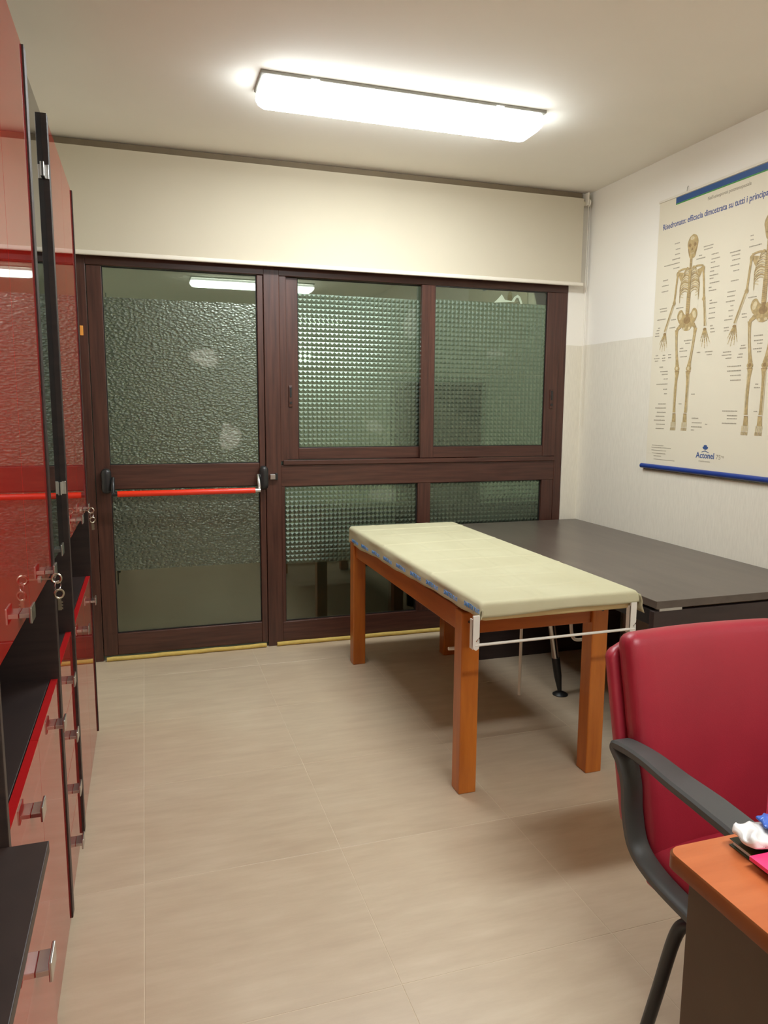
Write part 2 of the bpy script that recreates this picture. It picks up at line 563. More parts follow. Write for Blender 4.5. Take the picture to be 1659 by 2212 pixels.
def pane(parent, x0, x1, z0, z1, y):
    p = bx('pane', x0 - 0.006, x1 + 0.006, y, y + 0.006, z0 - 0.006, z1 + 0.006, M['glass'], parent, 0)
    bm = bmesh.new()
    g = 0.005
    for (a, b, c, d) in ((x0, x1, z0, z0 + g), (x0, x1, z1 - g, z1), (x0, x0 + g, z0 + g, z1 - g), (x1 - g, x1, z0 + g, z1 - g)):
        box(bm, a, b, y - 0.004, y, c, d)
    obj('gasket', bm, M['gasket'], p)
    return p

def pyramid_film(name, x0, x1, z0, z1, y, parent, cell=0.0292, hgt=0.0048):
    nx = max(1, round((x1 - x0) / cell)); nz = max(1, round((z1 - z0) / cell))
    dx, dz = (x1 - x0) / nx, (z1 - z0) / nz
    verts, faces = [], []
    for j in range(nz + 1):
        for i in range(nx + 1):
            verts.append((x0 + i * dx, y, z0 + j * dz))
    base = len(verts)
    for j in range(nz):
        for i in range(nx):
            c = len(verts)
            verts.append((x0 + (i + 0.5) * dx, y - hgt, z0 + (j + 0.5) * dz))
            a = j * (nx + 1) + i
            q = [a, a + 1, a + nx + 2, a + nx + 1]
            for k in range(4):
                faces.append((q[k], q[(k + 1) % 4], c))
    c0 = Vector(((x0 + x1) / 2, y, z0))
    me = bpy.data.meshes.new(name)
    me.from_pydata([tuple(Vector(v) - c0) for v in verts], [], faces)
    me.update()
    o = link_mesh(name, me, c0, M['film_pyr'], parent)
    return o

tag(frame_bar('trim_1', -0.372, -0.288, 0, 2.46, None, FY - 0.006, 0.08), 'brown woodgrain post left of the glazed door', kind='structure')
tag(frame_bar('trim_2', 0.722, 0.818, 0, 2.46, None, FY - 0.006, 0.08), 'brown woodgrain post between door and window', kind='structure')
tag(frame_bar('trim_3', -0.288, 2.842, 2.345, 2.46, None, FY - 0.004, 0.07, False), 'brown woodgrain head rail under the blind', kind='structure')

door = tag(empty('door_1', (0.22, FY, 0)), 'brown framed glazed emergency door with red push bar', kind='structure')
frame_bar('stile', -0.285, -0.203, 0.03, 2.342, door)
frame_bar('stile', 0.683, 0.719, 0.03, 2.342, door)
frame_bar('rail', -0.203, 0.683, 1.055, 1.199, door, FY + 0.004, 0.05, False)
frame_bar('rail', -0.203, 0.683, 0.03, 0.165, door, FY + 0.004, 0.05, False)
p1 = pane(door, -0.203, 0.683, 1.199, 2.342, FY + 0.022)
p2 = pane(door, -0.203, 0.683, 0.165, 1.055, FY + 0.022)
bx('film', -0.196, 0.676, FY + 0.0205, FY + 0.0212, 1.206, 2.172, M['film_leaf'], p1, 0)
bx('film', -0.196, 0.676, FY + 0.0205, FY + 0.0212, 0.555, 1.048, M['film_leaf'], p2, 0)
# push bar
bar = empty('push_bar', (0.25, FY, 1.03))
bar.parent = door; bar.matrix_parent_inverse = Matrix.Translation(-W[door.name])
bm = bmesh.new(); tube(bm, [(-0.165, FY - 0.082, 1.035), (0.64, FY - 0.082, 1.035)], 0.0175, 16)
obj('red_tube', bm, M['red_bar'], bar, 'auto')
for sx, x in ((-1, -0.225), (1, 0.702)):
    bm = bmesh.new()
    rounded(bm, (0.058, 0.062, 0.150), 0.028, 6, None, lambda q, x=x: q + Vector((x, FY - 0.030, 1.108)))
    obj('end_housing', bm, M['black_plastic'], bar, True)
    bm = bmesh.new()
    xa = x - sx * 0.036
    tube(bm, catmull([(xa, FY - 0.030, 1.125), (xa, FY - 0.058, 1.095), (xa, FY - 0.078, 1.055), (xa - sx * 0.004, FY - 0.082, 1.037)], 4), 0.011, 10)
    tube(bm, [(xa + sx * 0.006, FY - 0.082, 1.035), (xa - sx * 0.045, FY - 0.082, 1.035)], 0.0135, 12)
    obj('lever_arm', bm, M['steel'] if sx > 0 else M['black_plastic'], bar, 'auto')
bm = bmesh.new(); box(bm, 0.742, 0.776, FY - 0.032, FY - 0.006, 1.095, 1.128, 0.003)
obj('latch_keeper', bm, M['steel'], bar)
bm = bmesh.new(); box(bm, 0.776, 0.792, FY - 0.026, FY - 0.006, 1.090, 1.134, 0.003)
obj('keeper_cover', bm, M['black_plastic'], bar)

# ------------------------------------------------------------------ window wall
win = tag(empty('window_1', (1.83, FY, 0)), 'brown framed sliding window over fixed glass panels', kind='structure')
frame_bar('post', 2.782, 2.842, 0, 2.345, win, FY - 0.004, 0.075)
frame_bar('transom', 0.818, 2.782, 1.045, 1.182, win, FY - 0.002, 0.07, False)
frame_bar('track', 0.832, 2.782, 1.182, 1.212, win, FY - 0.012, 0.08, False)
frame_bar('side_track', 0.818, 0.862, 1.205, 2.345, win, FY + 0.002, 0.07)
frame_bar('sill_rail', 0.818, 2.782, 0, 0.155, win, FY, 0.06, False)
frame_bar('post', 0.818, 0.840, 0.155, 1.045, win, FY, 0.06)
frame_bar('mullion', 1.747, 1.838, 0.155, 1.045, win, FY, 0.06)
frame_bar('post', 2.690, 2.782, 0.155, 1.045, win, FY, 0.06)
LP = pane(win, 0.840, 1.747, 0.155, 1.045, FY + 0.024)
RP = pane(win, 1.838, 2.690, 0.155, 1.045, FY + 0.024)
pyramid_film('film', 0.846, 1.741, 0.535, 1.039, FY + 0.0235, LP)
pyramid_film('film', 1.844, 2.684, 0.535, 1.039, FY + 0.0235, RP)

def sash(x0, x1, px0, px1, y, hx):
    s = empty('sash', ((x0 + x1) / 2, y, 1.21))
    s.parent = win; s.matrix_parent_inverse = Matrix.Translation(-W[win.name])
    st = frame_bar('stile', x0, px0, 1.215, 2.343, s, y, 0.034)
    st2 = frame_bar('stile', px1, x1, 1.215, 2.343, s, y, 0.034)
    frame_bar('bottom_rail', px0, px1, 1.215, 1.289, s, y + 0.002, 0.030, False)
    p = pane(s, px0, px1, 1.289, 2.343, y + 0.014)
    bm = bmesh.new()
    rounded(bm, (0.026, 0.010, 0.135), 0.0045, 4, None, lambda q: q + Vector((hx, y - 0.003, 1.615)))
    obj('pull_plate', bm, M['frame_h'], s, True)
    bm = bmesh.new()
    box(bm, hx - 0.006, hx + 0.006, y - 0.0115, y - 0.007, 1.61, 1.672, 0.001)
    lathe(bm, [(0.008, -0.006), (0.008, 0.0)], (hx, y - 0.007, 1.575), 12, 'y')
    obj('finger_slot', bm, M['black_plastic'], s)
    return s, p
s1, sp1 = sash(0.862, 1.800, 0.938, 1.772, FY + 0.026, 0.888)
pyramid_film('film', 0.943, 1.767, 1.294, 1.778, FY + 0.0395, sp1)
pyramid_film('film', 0.943, 1.767, 1.783, 2.252, FY + 0.0395, sp1)
s2, sp2 = sash(1.756, 2.782, 1.850, 2.682, FY - 0.010, 2.735)
pyramid_film('film', 1.855, 2.677, 1.294, 1.778, FY + 0.0035, sp2)
pyramid_film('film', 1.855, 2.677, 1.781, 2.258, FY + 0.0035, sp2)
# torn upper edge of the film
bm = bmesh.new()
prof = [(2.28, 2.258), (2.30, 2.275), (2.335, 2.312), (2.345, 2.30), (2.36, 2.278), (2.41, 2.272), (2.43, 2.300), (2.455, 2.316), (2.475, 2.303), (2.492, 2.262)]
low = [(2.492, 2.256), (2.478, 2.256), (2.46, 2.296), (2.445, 2.295), (2.43, 2.266), (2.28, 2.256)]
vs = [bm.verts.new((x, FY + 0.0025, z)) for x, z in prof + low]
f = bm.faces.new(vs)
ex = bmesh.ops.extrude_face_region(bm, geom=[f])
bmesh.ops.translate(bm, verts=[v for v in ex['geom'] if isinstance(v, bmesh.types.BMVert)], vec=(0, 0.0007, 0))
obj('torn_film', bm, M['film_edge'], sp2)

# thing outside seen dimly through the film
oc = empty('outdoor_cabinet', (1.98, 5.25, -0.05))
tag(oc, 'dark tall cabinet outdoors seen dimly through the textured right window', 'cabinet')
bx('body', 1.78, 2.33, 4.98, 5.40, -0.05, 1.70, M['dark_paint'], oc, 0.01)
bx('lid', 1.765, 2.345, 4.96, 5.42, 1.70, 1.73, M['dark_paint'], oc, 0.006)
bx('body', 1.98, 3.10, 4.98, 5.40, -0.05, 0.86, M['dark_paint'], oc, 0.01)

# draught strips and sticker
def foam(x0, x1, label):
    bm = bmesh.new()
    n = 24
    pts = [(x0 + (x1 - x0) * i / n, FY - 0.016 + 0.002 * math.sin(i * 1.7), 0.0135 + 0.0012 * math.sin(i * 0.9)) for i in range(n + 1)]
    tube(bm, pts, 0.0135, 10)
    tag(obj('draught_strip', bm, M['foam'], None, 'auto'), label, 'draught strip', 'yellow foam strips along the glazing')
foam(-0.27, 0.705, 'yellow foam draught strip on the floor below the glazed door')
foam(0.775, 2.78, 'yellow foam draught strip on the floor below the window')
bm = bmesh.new()
rounded(bm, (0.018, 0.004, 0.055), 0.0018, 4, None, lambda q: q + Vector((-0.322, FY - 0.0085, 1.975)))
tag(obj('sticker', bm, M['orange'], None, True), 'small orange sticker on the brown door post', 'sticker')

# ------------------------------------------------------------------ roller blind
bl = tag(empty('roller_blind', (1.26, 4.60, 2.40)), 'cream roller blind half lowered above the brown glazing', 'blind')
bx('shade_strip', -0.56, 2.91, 4.641, 4.659, 2.900, 3.008, M['shade_brown'], bl, 0.002)  # added strip, its brown stands in for the shade above the fabric
bx('fabric', -0.56, 2.897, 4.599, 4.601, 2.405, 2.961, M['blind'], bl, 0)
bm = bmesh.new(); tube(bm, [(-0.57, 4.6205, 2.930), (2.915, 4.6205, 2.930)], 0.0185, 20)
obj('roller_tube', bm, M['blind'], bl, 'auto')
bm = bmesh.new(); rounded(bm, (3.49, 0.018, 0.026), 0.0088, 3, None, lambda q: q + Vector((1.172, 4.598, 2.397)))
obj('bottom_bar', bm, M['white_plastic'], bl, True)
for x in (-0.578, 2.922):
    bm = bmesh.new()
    rounded(bm, (0.012, 0.075, 0.085), 0.005, 3, None, lambda q, x=x: q + Vector((x, 4.618, 2.958)))
    lathe(bm, [(0.022, -0.006), (0.026, 0.0), (0.022, 0.006)], (x + (0.012 if x > 0 else -0.012), 4.60, 2.935), 16, 'x')
    obj('bracket', bm, M['white_plastic'], bl, 'auto')
bm = bmesh.new()
pts = [(2.925, 4.585, 2.93 - 1.5 * i / 40) for i in range(41)]
tube(bm, pts, 0.0016, 6)
tube(bm, [(2.943, 4.585 + 0.01, p[2]) for p in pts], 0.0016, 6)
obj('pull_cord', bm, M['white_plastic'], bl, 'auto')

# ------------------------------------------------------------------ ceiling lamps
def ceiling_lamp(x0, x1, yc, label):
    t = tag(empty('ceiling_lamp', ((x0 + x1) / 2, yc, H)), label, 'lamp', 'fluorescent ceiling lamps')
    bx('base_plate', x0 - 0.002, x1 + 0.002, yc - 0.112, yc + 0.112, H - 0.014, H - 0.0005, M['lamp_tray'], t, 0.003)
    # diffuser: loft of rounded rectangles, a little fuller in the middle, narrower below
    bm = bmesh.new()
    levels = [(-0.016, 0.0, 0.0), (-0.022, 0.006, 0.012), (-0.045, 0.010, 0.018), (-0.058, 0.008, 0.017), (-0.074, 0.0, 0.012), (-0.088, -0.012, -0.004), (-0.094, -0.026, -0.022)]
    rings = []
    for dz, ex, ey in levels:
        hx, hy = (x1 - x0) / 2 + ex - 0.010, 0.100 + ey
        r = 0.03
        ring = []
        for cx, cy, a0 in ((hx - r, hy - r, 0), (-hx + r, hy - r, 90), (-hx + r, -hy + r, 180), (hx - r, -hy + r, 270)):
            for k in range(6):
                a = R(a0 + 90 * k / 5)
                ring.append(bm.verts.new(((x0 + x1) / 2 + cx + r * math.cos(a), yc + cy + r * math.sin(a), H + dz)))
        rings.append(ring)
    for A, B in zip(rings, rings[1:]):
        n = len(A)
        for k in range(n):
            bm.faces.new([A[k], A[(k + 1) % n], B[(k + 1) % n], B[k]])
    for f in bm.faces:
        f.material_index = 2 if f.calc_center_median().z > H - 0.040 else 1
    bm.faces.new(rings[-1]).material_index = 0
    bm.faces.new(rings[0]).material_index = 1
    obj('diffuser', bm, [M['diffuser'], M['diffuser_side'], M['diffuser_rim']], t, 'auto')
    for fx in (0.17, 0.82):
        xx = x0 + (x1 - x0) * fx
        for sy in (-1, 1):
            bx('clip', xx - 0.02, xx + 0.02, yc + sy * 0.112 - 0.007, yc + sy * 0.112 + 0.007, H - 0.030, H - 0.012, M['diffuser_rim'], t, 0.002)  # clips are given the rim's glow so they do not render dark
    return t
ceiling_lamp(0.545, 1.950, 3.58, 'lit fluorescent ceiling lamp nearest the cream roller blind')
ceiling_lamp(0.56, 2.00, 0.36, 'lit fluorescent ceiling lamp nearer the viewer, mirrored in the door glass')

# ------------------------------------------------------------------ red cabinet row
XF = -0.2586      # outer edge of the dark side panels
XD = -0.2635      # door faces
CB = -0.712       # cabinet backs
ZT = 2.464
def handle(x, y, z, parent):
    bm = bmesh.new()
    box(bm, x, x + 0.024, y - 0.026, y + 0.026, z - 0.005, z + 0.005, 0.0012)
    box(bm, x + 0.020, x + 0.0255, y - 0.027, y + 0.027, z - 0.017, z + 0.017, 0.0014)
    return obj('handle', bm, M['steel'], parent)

def leaf(name, y0, y1, z0, z1, parent, hy=None, hz=None, xd=XD, mat='red_gloss'):
    b = bmesh.new()
    box(b, xd - 0.019, xd, y0 + 0.0007, y1 - 0.0007, z0, z1, 0.0005, 1)
    for f in b.faces:
        if f.normal.z > 0.9 or f.normal.z < -0.9:
            f.material_index = 1
    b.normal_update()
    for f in b.faces:
        f.material_index = 1 if abs(f.normal.z) > 0.9 else 0
    d = obj(name, b, [M[mat], M['red_edge']], parent)
    if hy is not None:
        handle(xd, hy, hz, d)
    return d

def carcass(t, y0, y1, ztop, niche=True, glass=False):
    th = 0.020
    bx('side_panel', CB, XF, y0, y0 + th, 0.018, ztop, M['wenge'], t)
    bx('side_panel', CB, XF, y1 - th, y1, 0.018, ztop, M['wenge'], t)
    bx('back_panel', CB, CB + 0.008, y0 + th, y1 - th, 0.02, ztop, M['wenge'], t, 0)
    bx('top_panel', CB, XD - 0.021, y0 + th, y1 - th, ztop - th, ztop, M['wenge'], t)
    bx('bottom_panel', CB, XD - 0.021, y0 + th, y1 - th, 0.03, 0.05, M['wenge'], t)
    if niche:
        bx('niche_floor', CB, XD - 0.021, y0 + th, y1 - th, 0.750, 0.772, M['wenge'], t)
        bx('niche_roof', CB, XD - 0.021, y0 + th, y1 - th, 1.082, 1.104, M['wenge'], t)
    for (x, y) in ((XF - 0.03, y0 + 0.035), (XF - 0.03, y1 - 0.035), (CB + 0.04, y0 + 0.035), (CB + 0.04, y1 - 0.035)):
        bm = bmesh.new(); lathe(bm, [(0.014, 0.0), (0.014, 0.008), (0.008, 0.010), (0.008, 0.031)], (x, y, 0.0), 12)
        obj('foot', bm, M['black_plastic'], t)

def lock(t, y, z, parent):
    bm = bmesh.new(); lathe(bm, [(0.009, 0), (0.009, 0.004), (0.006, 0.005)], (XD, y, z), 14, 'x')
    return obj('lock', bm, M['steel'], parent, 'auto')

Y0, Y1, Y2, Y3 = 1.377, 2.246, 2.7185, 3.6075
c1 = tag(empty('tall_cabinet', ((CB + XF) / 2, (Y0 + Y1) / 2, 0)), 'tall red gloss cabinet with open dark niche, nearest the viewer', 'cabinet', 'red gloss cabinets along the left wall')
carcass(c1, Y0, Y1, ZT)
ym = (Y0 + Y1) / 2
leaf('door', Y0 + 0.02, ym, 1.084, ZT - 0.003, c1, 1.68, 1.114)
ud = leaf('door', ym, Y1 - 0.02, 1.084, ZT - 0.003, c1, 2.11, 1.114)
lock(c1, 1.985, 1.118, ud)
leaf('door', Y0 + 0.02, ym, 0.024, 0.772, c1, 1.665, 0.676)
leaf('door', ym, Y1 - 0.02, 0.024, 0.772, c1, 2.13, 0.676)

c2 = tag(empty('glass_cabinet', ((CB + XF) / 2, (Y1 + Y2) / 2, 0)), 'narrow cabinet with smoked glass door above four drawers, between the red tall cabinets', 'cabinet', 'red gloss cabinets along the left wall')
carcass(c2, Y1, Y2, ZT)
gx = XF - 0.017
gd = bx('glass_door', gx - 0.006, gx, Y1 + 0.022, Y2 - 0.022, 1.084, ZT - 0.003, M['smoked'], c2, 0.0008)
handle(gx, 2.42, 1.114, gd)
for z in (2.285, 1.275):
    bm = bmesh.new()
    box(bm, gx, gx + 0.016, Y2 - 0.0265, Y2 - 0.020, z - 0.022, z + 0.022, 0.0015)
    box(bm, gx, gx + 0.006, Y2 - 0.060, Y2 - 0.0265, z - 0.022, z + 0.022, 0.0015)
    obj('hinge_plate', bm, M['steel'], gd)
for z in (1.43, 1.78, 2.12):
    bx('shelf', CB, gx - 0.02, Y1 + 0.02, Y2 - 0.02, z, z + 0.02, M['wenge'], c2)
zz = [0.024, 0.211, 0.398, 0.585, 0.772]
for k in range(4):
    leaf('drawer', Y1 + 0.02, Y2 - 0.02, zz[k] + (0.002 if k else 0), zz[k + 1], c2, 2.49, zz[k + 1] - 0.100, XF - 0.009)

c3 = tag(empty('tall_cabinet', ((CB + XF) / 2, (Y2 + Y3) / 2, 0)), 'tall red gloss cabinet with open dark niche, nearest the glazed door', 'cabinet', 'red gloss cabinets along the left wall')
carcass(c3, Y2, Y3, ZT)
ym3 = (Y2 + Y3) / 2
leaf('door', Y2 + 0.02, ym3, 1.084, ZT - 0.003, c3, 3.06, 1.114)
ud3 = leaf('door', ym3, Y3 - 0.02, 1.084, ZT - 0.003, c3, 3.40, 1.114)
lock(c3, 3.27, 1.118, ud3)
leaf('door', Y2 + 0.02, ym3, 0.024, 0.772, c3, 3.08, 0.668)
leaf('door', ym3, Y3 - 0.02, 0.024, 0.772, c3, 3.54, 0.668)

# low cabinet nearest the camera
XN = -0.193
c0 = tag(empty('low_cabinet', ((CB + XN) / 2, 0.93, 0)), 'low cabinet with dark top and glossy fronts at the left edge of the photo', 'cabinet', 'red gloss cabinets along the left wall')
bx('top_board', CB, XN, 0.48, Y0 - 0.001, 0.743, 0.765, M['wenge'], c0)
bx('side_panel', CB, XN - 0.006, Y0 - 0.021, Y0 - 0.001, 0.018, 0.743, M['wenge'], c0)
bx('side_panel', CB, XN - 0.006, 0.48, 0.50, 0.018, 0.743, M['wenge'], c0)
bx('back_panel', CB, CB + 0.008, 0.50, Y0 - 0.021, 0.02, 0.743, M['wenge'], c0, 0)
bx('bottom_panel', CB, XN - 0.026, 0.50, Y0 - 0.021, 0.03, 0.05, M['wenge'], c0)
leaf('door', 0.50, 0.93, 0.024, 0.740, c0, 0.88, 0.655, XN - 0.004)
leaf('door', 0.93, Y0 - 0.004, 0.024, 0.740, c0, 1.20, 0.655, XN - 0.004)

# keys
def key_set(y, z, label):
    k = tag(empty('key', (XD + 0.02, y, z)), label, 'key', 'keys left in the cabinet locks')
    x = XD + 0.005
    bm = bmesh.new()
    box(bm, x, x + 0.024, y - 0.004, y + 0.004, z - 0.0012, z + 0.0012)
    ring = [(x + 0.034 + 0.011 * math.cos(a), y + 0.001 * math.sin(a), z + 0.011 * math.sin(a)) for a in [2 * math.pi * i / 18 for i in range(18)]]
    tube(bm, ring, 0.0028, 8, True)
    obj('key_in_lock', bm, M['brass'], k, 'auto')
    bm = bmesh.new()
    ring = [(x + 0.036 + 0.012 * math.cos(a) * 0.5, y + 0.012 * math.cos(a) * 0.8, z - 0.018 + 0.012 * math.sin(a)) for a in [2 * math.pi * i / 18 for i in range(18)]]
    tube(bm, ring, 0.0012, 6, True)
    obj('split_ring', bm, M['steel'], k, 'auto')
    bm = bmesh.new()
    ring = [(x + 0.038 + 0.010 * math.cos(a), y + 0.004 * math.cos(a), z - 0.040 + 0.011 * math.sin(a)) for a in [2 * math.pi * i / 18 for i in range(18)]]
    tube(bm, ring, 0.0028, 8, True)
    box(bm, x + 0.034, x + 0.042, y - 0.002, y + 0.002, z - 0.082, z - 0.050)
    for q in range(3):
        box(bm, x + 0.042, x + 0.0455, y - 0.002, y + 0.002, z - 0.080 + q * 0.008, z - 0.076 + q * 0.008)
    obj('spare_key', bm, M['brass'], k, 'auto')
key_set(1.985, 1.118, 'key with ring and spare key in the near tall cabinet lock')
key_set(3.27, 1.118, 'key with ring and spare key in the far tall cabinet lock')

# ------------------------------------------------------------------ examination couch
cx0, cx1, cy0, cy1 = 1.163, 1.850, 2.425, 4.285
lx0, lx1, ly0, ly1 = 1.155, 1.822, 2.572, 4.240
couch = tag(empty('examination_couch', ((lx0 + lx1) / 2, (ly0 + ly1) / 2, 0)), 'orange wooden examination couch with cream pad and white roll holder', 'couch')
LW = 0.076
for (x, y) in ((lx0, ly0), (lx1 - LW, ly0), (lx0, ly1 - LW), (lx1 - LW, ly1 - LW)):
    bx('leg', x, x + LW, y, y + LW, 0, 0.757, M['couch_wood'], couch, 0.005, 3)
zA0, zA1 = 0.665, 0.757
bx('apron', lx0 + LW, lx1 - LW, ly0 + 0.014, ly0 + 0.040, zA0, zA1, M['couch_wood_h'], couch, 0.003)
bx('apron', lx0 + LW, lx1 - LW, ly1 - 0.040, ly1 - 0.014, zA0, zA1, M['couch_wood_h'], couch, 0.003)
bx('apron', lx0 + 0.014, lx0 + 0.040, ly0 + LW, ly1 - LW, zA0, zA1, M['couch_wood_h'], couch, 0.003)
bx('apron', lx1 - 0.040, lx1 - 0.014, ly0 + LW, ly1 - LW, zA0, zA1, M['couch_wood_h'], couch, 0.003)
for (x, y) in ((lx0 + 0.030, ly0 - 0.0005), (lx1 - 0.030, ly0 - 0.0005), (lx0 + 0.055, ly0 - 0.0005)):
    bm = bmesh.new(); lathe(bm, [(0.006, -0.001), (0.006, 0.004)], (x, y, 0.72 if x != lx0 + 0.055 else 0.712), 12, 'y')
    obj('screw_cap', bm, M['wenge_edge'], couch)
bm = bmesh.new()
rounded(bm, (cx1 - cx0 - 0.012, cy1 - cy0 - 0.012, 0.074), 0.022, 10, None, lambda q: q + Vector(((cx0 + cx1) / 2, (cy0 + cy1) / 2, 0.795)))
obj('pad', bm, M['pad'], couch, True)
# roll holder
holder = empty('roll_holder', (1.49, cy0, 0.67))
holder.parent = couch; holder.matrix_parent_inverse = Matrix.Translation(-W[couch.name])
for bxx in (1.128, 1.812):
    bm = bmesh.new()
    yb = cy0 - 0.012
    prof = [(0, 0.79), (0.026, 0.79), (0.026, 0.708), (0.012, 0.694), (0.018, 0.686), (0.026, 0.700), (0.027, 0.676), (0.024, 0.664), (0.013, 0.657), (0.003, 0.664), (0, 0.676)]
    vs = [bm.verts.new((bxx + a, yb, z)) for a, z in prof]
    f = bm.faces.new(vs)
    ex = bmesh.ops.extrude_face_region(bm, geom=[f])
    bmesh.ops.translate(bm, verts=[v for v in ex['geom'] if isinstance(v, bmesh.types.BMVert)], vec=(0, 0.008, 0))
    box(bm, bxx, bxx + 0.004, yb + 0.004, yb + 0.030, 0.662, 0.775)
    obj('bracket', bm, M['white_metal'], holder)
bm = bmesh.new(); tube(bm, [(1.138, cy0 - 0.008, 0.677), (1.836, cy0 - 0.008, 0.681)], 0.0055, 12)
obj('rod', bm, M['white_metal'], holder, 'auto')
# white tilt mechanism rods below
bm = bmesh.new(); tube(bm, [(1.700, 3.09, 0.70), (1.700, 3.092, 0.160)], 0.0075, 10)
obj('support_rod', bm, M['white_metal'], couch, 'auto')
bm = bmesh.new(); tube(bm, catmull([(1.752, 2.75, 0.70), (1.757, 2.75, 0.60), (1.766, 2.75, 0.556), (1.782, 2.75, 0.538), (1.815, 2.75, 0.535)], 5), 0.0075, 10)
obj('support_hook', bm, M['white_metal'], couch, 'auto')
bm = bmesh.new(); tube(bm, catmull([(1.238, 2.90, 0.50), (1.28, 2.90, 0.50), (1.300, 2.90, 0.512), (1.305, 2.90, 0.54), (1.305, 2.90, 0.70)], 5), 0.0075, 10)
obj('cross_rod', bm, M['white_metal'], couch, 'auto')

# paper sheet over the pad
random.seed(4)
creases = []
for y in (2.62, 2.83, 2.98, 3.20, 3.42, 3.66, 3.93, 4.12):
    creases.append((1.52, y, random.uniform(-0.10, 0.10), random.uniform(0.2, 0.5), random.uniform(0.002, 0.0038)))
creases += [(1.52, 3.1, 1.45, 2, 0.0018), (1.35, 3.5, 1.62, 2, 0.0015), (1.70, 2.9, 1.50, 1.5, 0.0018)]
def crease_h(x, y):
    h = 0
    for (px, py, a, ln, amp) in creases:
        dx, dy = x - px, y - py
        d = -dx * math.sin(a) + dy * math.cos(a)
        s = dx * math.cos(a) + dy * math.sin(a)
        h += amp * math.exp(-(d / 0.010) ** 2) * math.exp(-(s / ln) ** 4) - 0.6 * amp * math.exp(-((d + 0.018) / 0.018) ** 2) * math.exp(-(s / ln) ** 4)
    return h
ZS = 0.8345
def sheet_mesh():
    bm = bmesh.new()
    NY = 300
    # across profile parameter: left hem, rounded corner, top, corner, right hem
    rows = []
    def section(y, hemL, hemR, drop=0.0):
        pts = []
        xl, xr, r = cx0 - 0.004, cx1 + 0.004, 0.020
        zt = ZS - drop
        for k in range(6):
            t = k / 6
            pts.append((xl - 0.004 * (1 - t) - 0.003 * math.sin(y * 13), hemL + (zt - r - hemL) * t))
        for k in range(6):
            a = math.pi - math.pi / 2 * k / 5
            pts.append((xl + r + r * math.cos(a), zt - r + r * math.sin(a)))
        for k in range(1, 60):
            pts.append((xl + r + (xr - xl - 2 * r) * k / 60, zt))
        for k in range(6):
            a = math.pi / 2 - math.pi / 2 * k / 5
            pts.append((xr - r + r * math.cos(a), zt - r + r * math.sin(a)))
        for k in range(1, 7):
            t = k / 6
            pts.append((xr + 0.006 * t, zt - r + (hemR - zt + r) * t))
        return pts
    ya, yb = cy0 - 0.004, cy1 + 0.002
    ylist = [ya + 0.020 * (1 - math.cos(math.pi / 2 * k / 5)) for k in range(5)] + [ya + 0.020 + (yb - ya - 0.030) * k / NY for k in range(NY + 1)]
    for i, y in enumerate(ylist):
        drop = 0.020 * (1 - math.sin(math.pi / 2 * i / 5)) if i < 5 else 0.0
        u = (y - ya) / (yb - ya)
        hemL = 0.782 - 0.045 * u + 0.003 * math.sin(y * 9) + 0.0015 * math.sin(y * 31)
        hemR = 0.752 + 0.004 * math.sin(y * 8)
        sec = section(y, hemL, hemR, drop)
        row = []
        for (x, z) in sec:
            zz_ = z + (crease_h(x, y) if z > ZS - 0.002 else 0)
            row.append(bm.verts.new((x, y, zz_)))
        rows.append(row)
    for A, B in zip(rows, rows[1:]):
        for k in range(len(A) - 1):
            bm.faces.new([A[k], A[k + 1], B[k + 1], B[k]])
    # end flap hanging over the near edge
    A = rows[0]
    top = A[8:-8]
    n = len(top)
    for q in range(1, 4):
        row = []
        for k, v in enumerate(top):
            t = k / (n - 1)
            dz = (0.022 + 0.012 * (1 - t) + 0.003 * math.sin(t * 9)) * q / 3
            row.append(bm.verts.new((v.co.x, ya - 0.002 - 0.001 * q, ZS - 0.020 - dz)))
        prev = top if q == 1 else last
        for k in range(n - 1):
            bm.faces.new([prev[k], prev[k + 1], row[k + 1], row[k]])
        last = row
    # loose corners: the sheet sticks out past the pad at both near corners
    def flap(pts, nrm):
        b2 = bmesh.new()
        f = b2.faces.new([b2.verts.new(p) for p in pts])
        bmesh.ops.subdivide_edges(b2, edges=list(b2.edges), cuts=4, use_grid_fill=True)
        for v in b2.verts:
            v.co += Vector(nrm) * 0.003 * math.sin(v.co.z * 120 + v.co.y * 60)
        merge(bm, b2)
    flap([(cx1 + 0.005, 2.470, 0.822), (cx1 + 0.006, 2.470, 0.756), (cx1 + 0.014, 2.402, 0.746), (cx1 + 0.004, 2.412, 0.822)], (1, 0, 0))
    flap([(cx0 - 0.006, 2.470, 0.812), (cx0 - 0.008, 2.470, 0.784), (cx0 - 0.004, 2.408, 0.772), (cx0 + 0.006, 2.414, 0.812)], (1, 0, 0))
    return bm
sm = sheet_mesh()
sheet = tag(obj('paper_sheet', sm, M['paper'], None, 'auto'), 'creased cream paper sheet with blue print draped over the couch pad', 'paper sheet')
so = sheet.modifiers.new('thickness', 'SOLIDIFY'); so.thickness = 0.0008; so.offset = 1
for k in range(9):
    yk = 4.185 - 0.2045 * k
    zk = 0.757 + 0.0245 * (4.185 - yk)
    xk = cx0 - 0.013
    def place(x, y, z, yk=yk, zk=zk):
        return (xk + z, yk - x, zk + y)
    b1 = text_bm('SANITEX', 0.026, place, 0.001, 0.0006, 0.085)
    obj('blue_print', b1, M['print_blue'], sheet)
    b2 = text_bm('PLUS', 0.024, lambda x, y, z: place(x + 0.090, y, z), 0.001, 0, 0.046)
    obj('blue_print', b2, M['print_blue'], sheet)

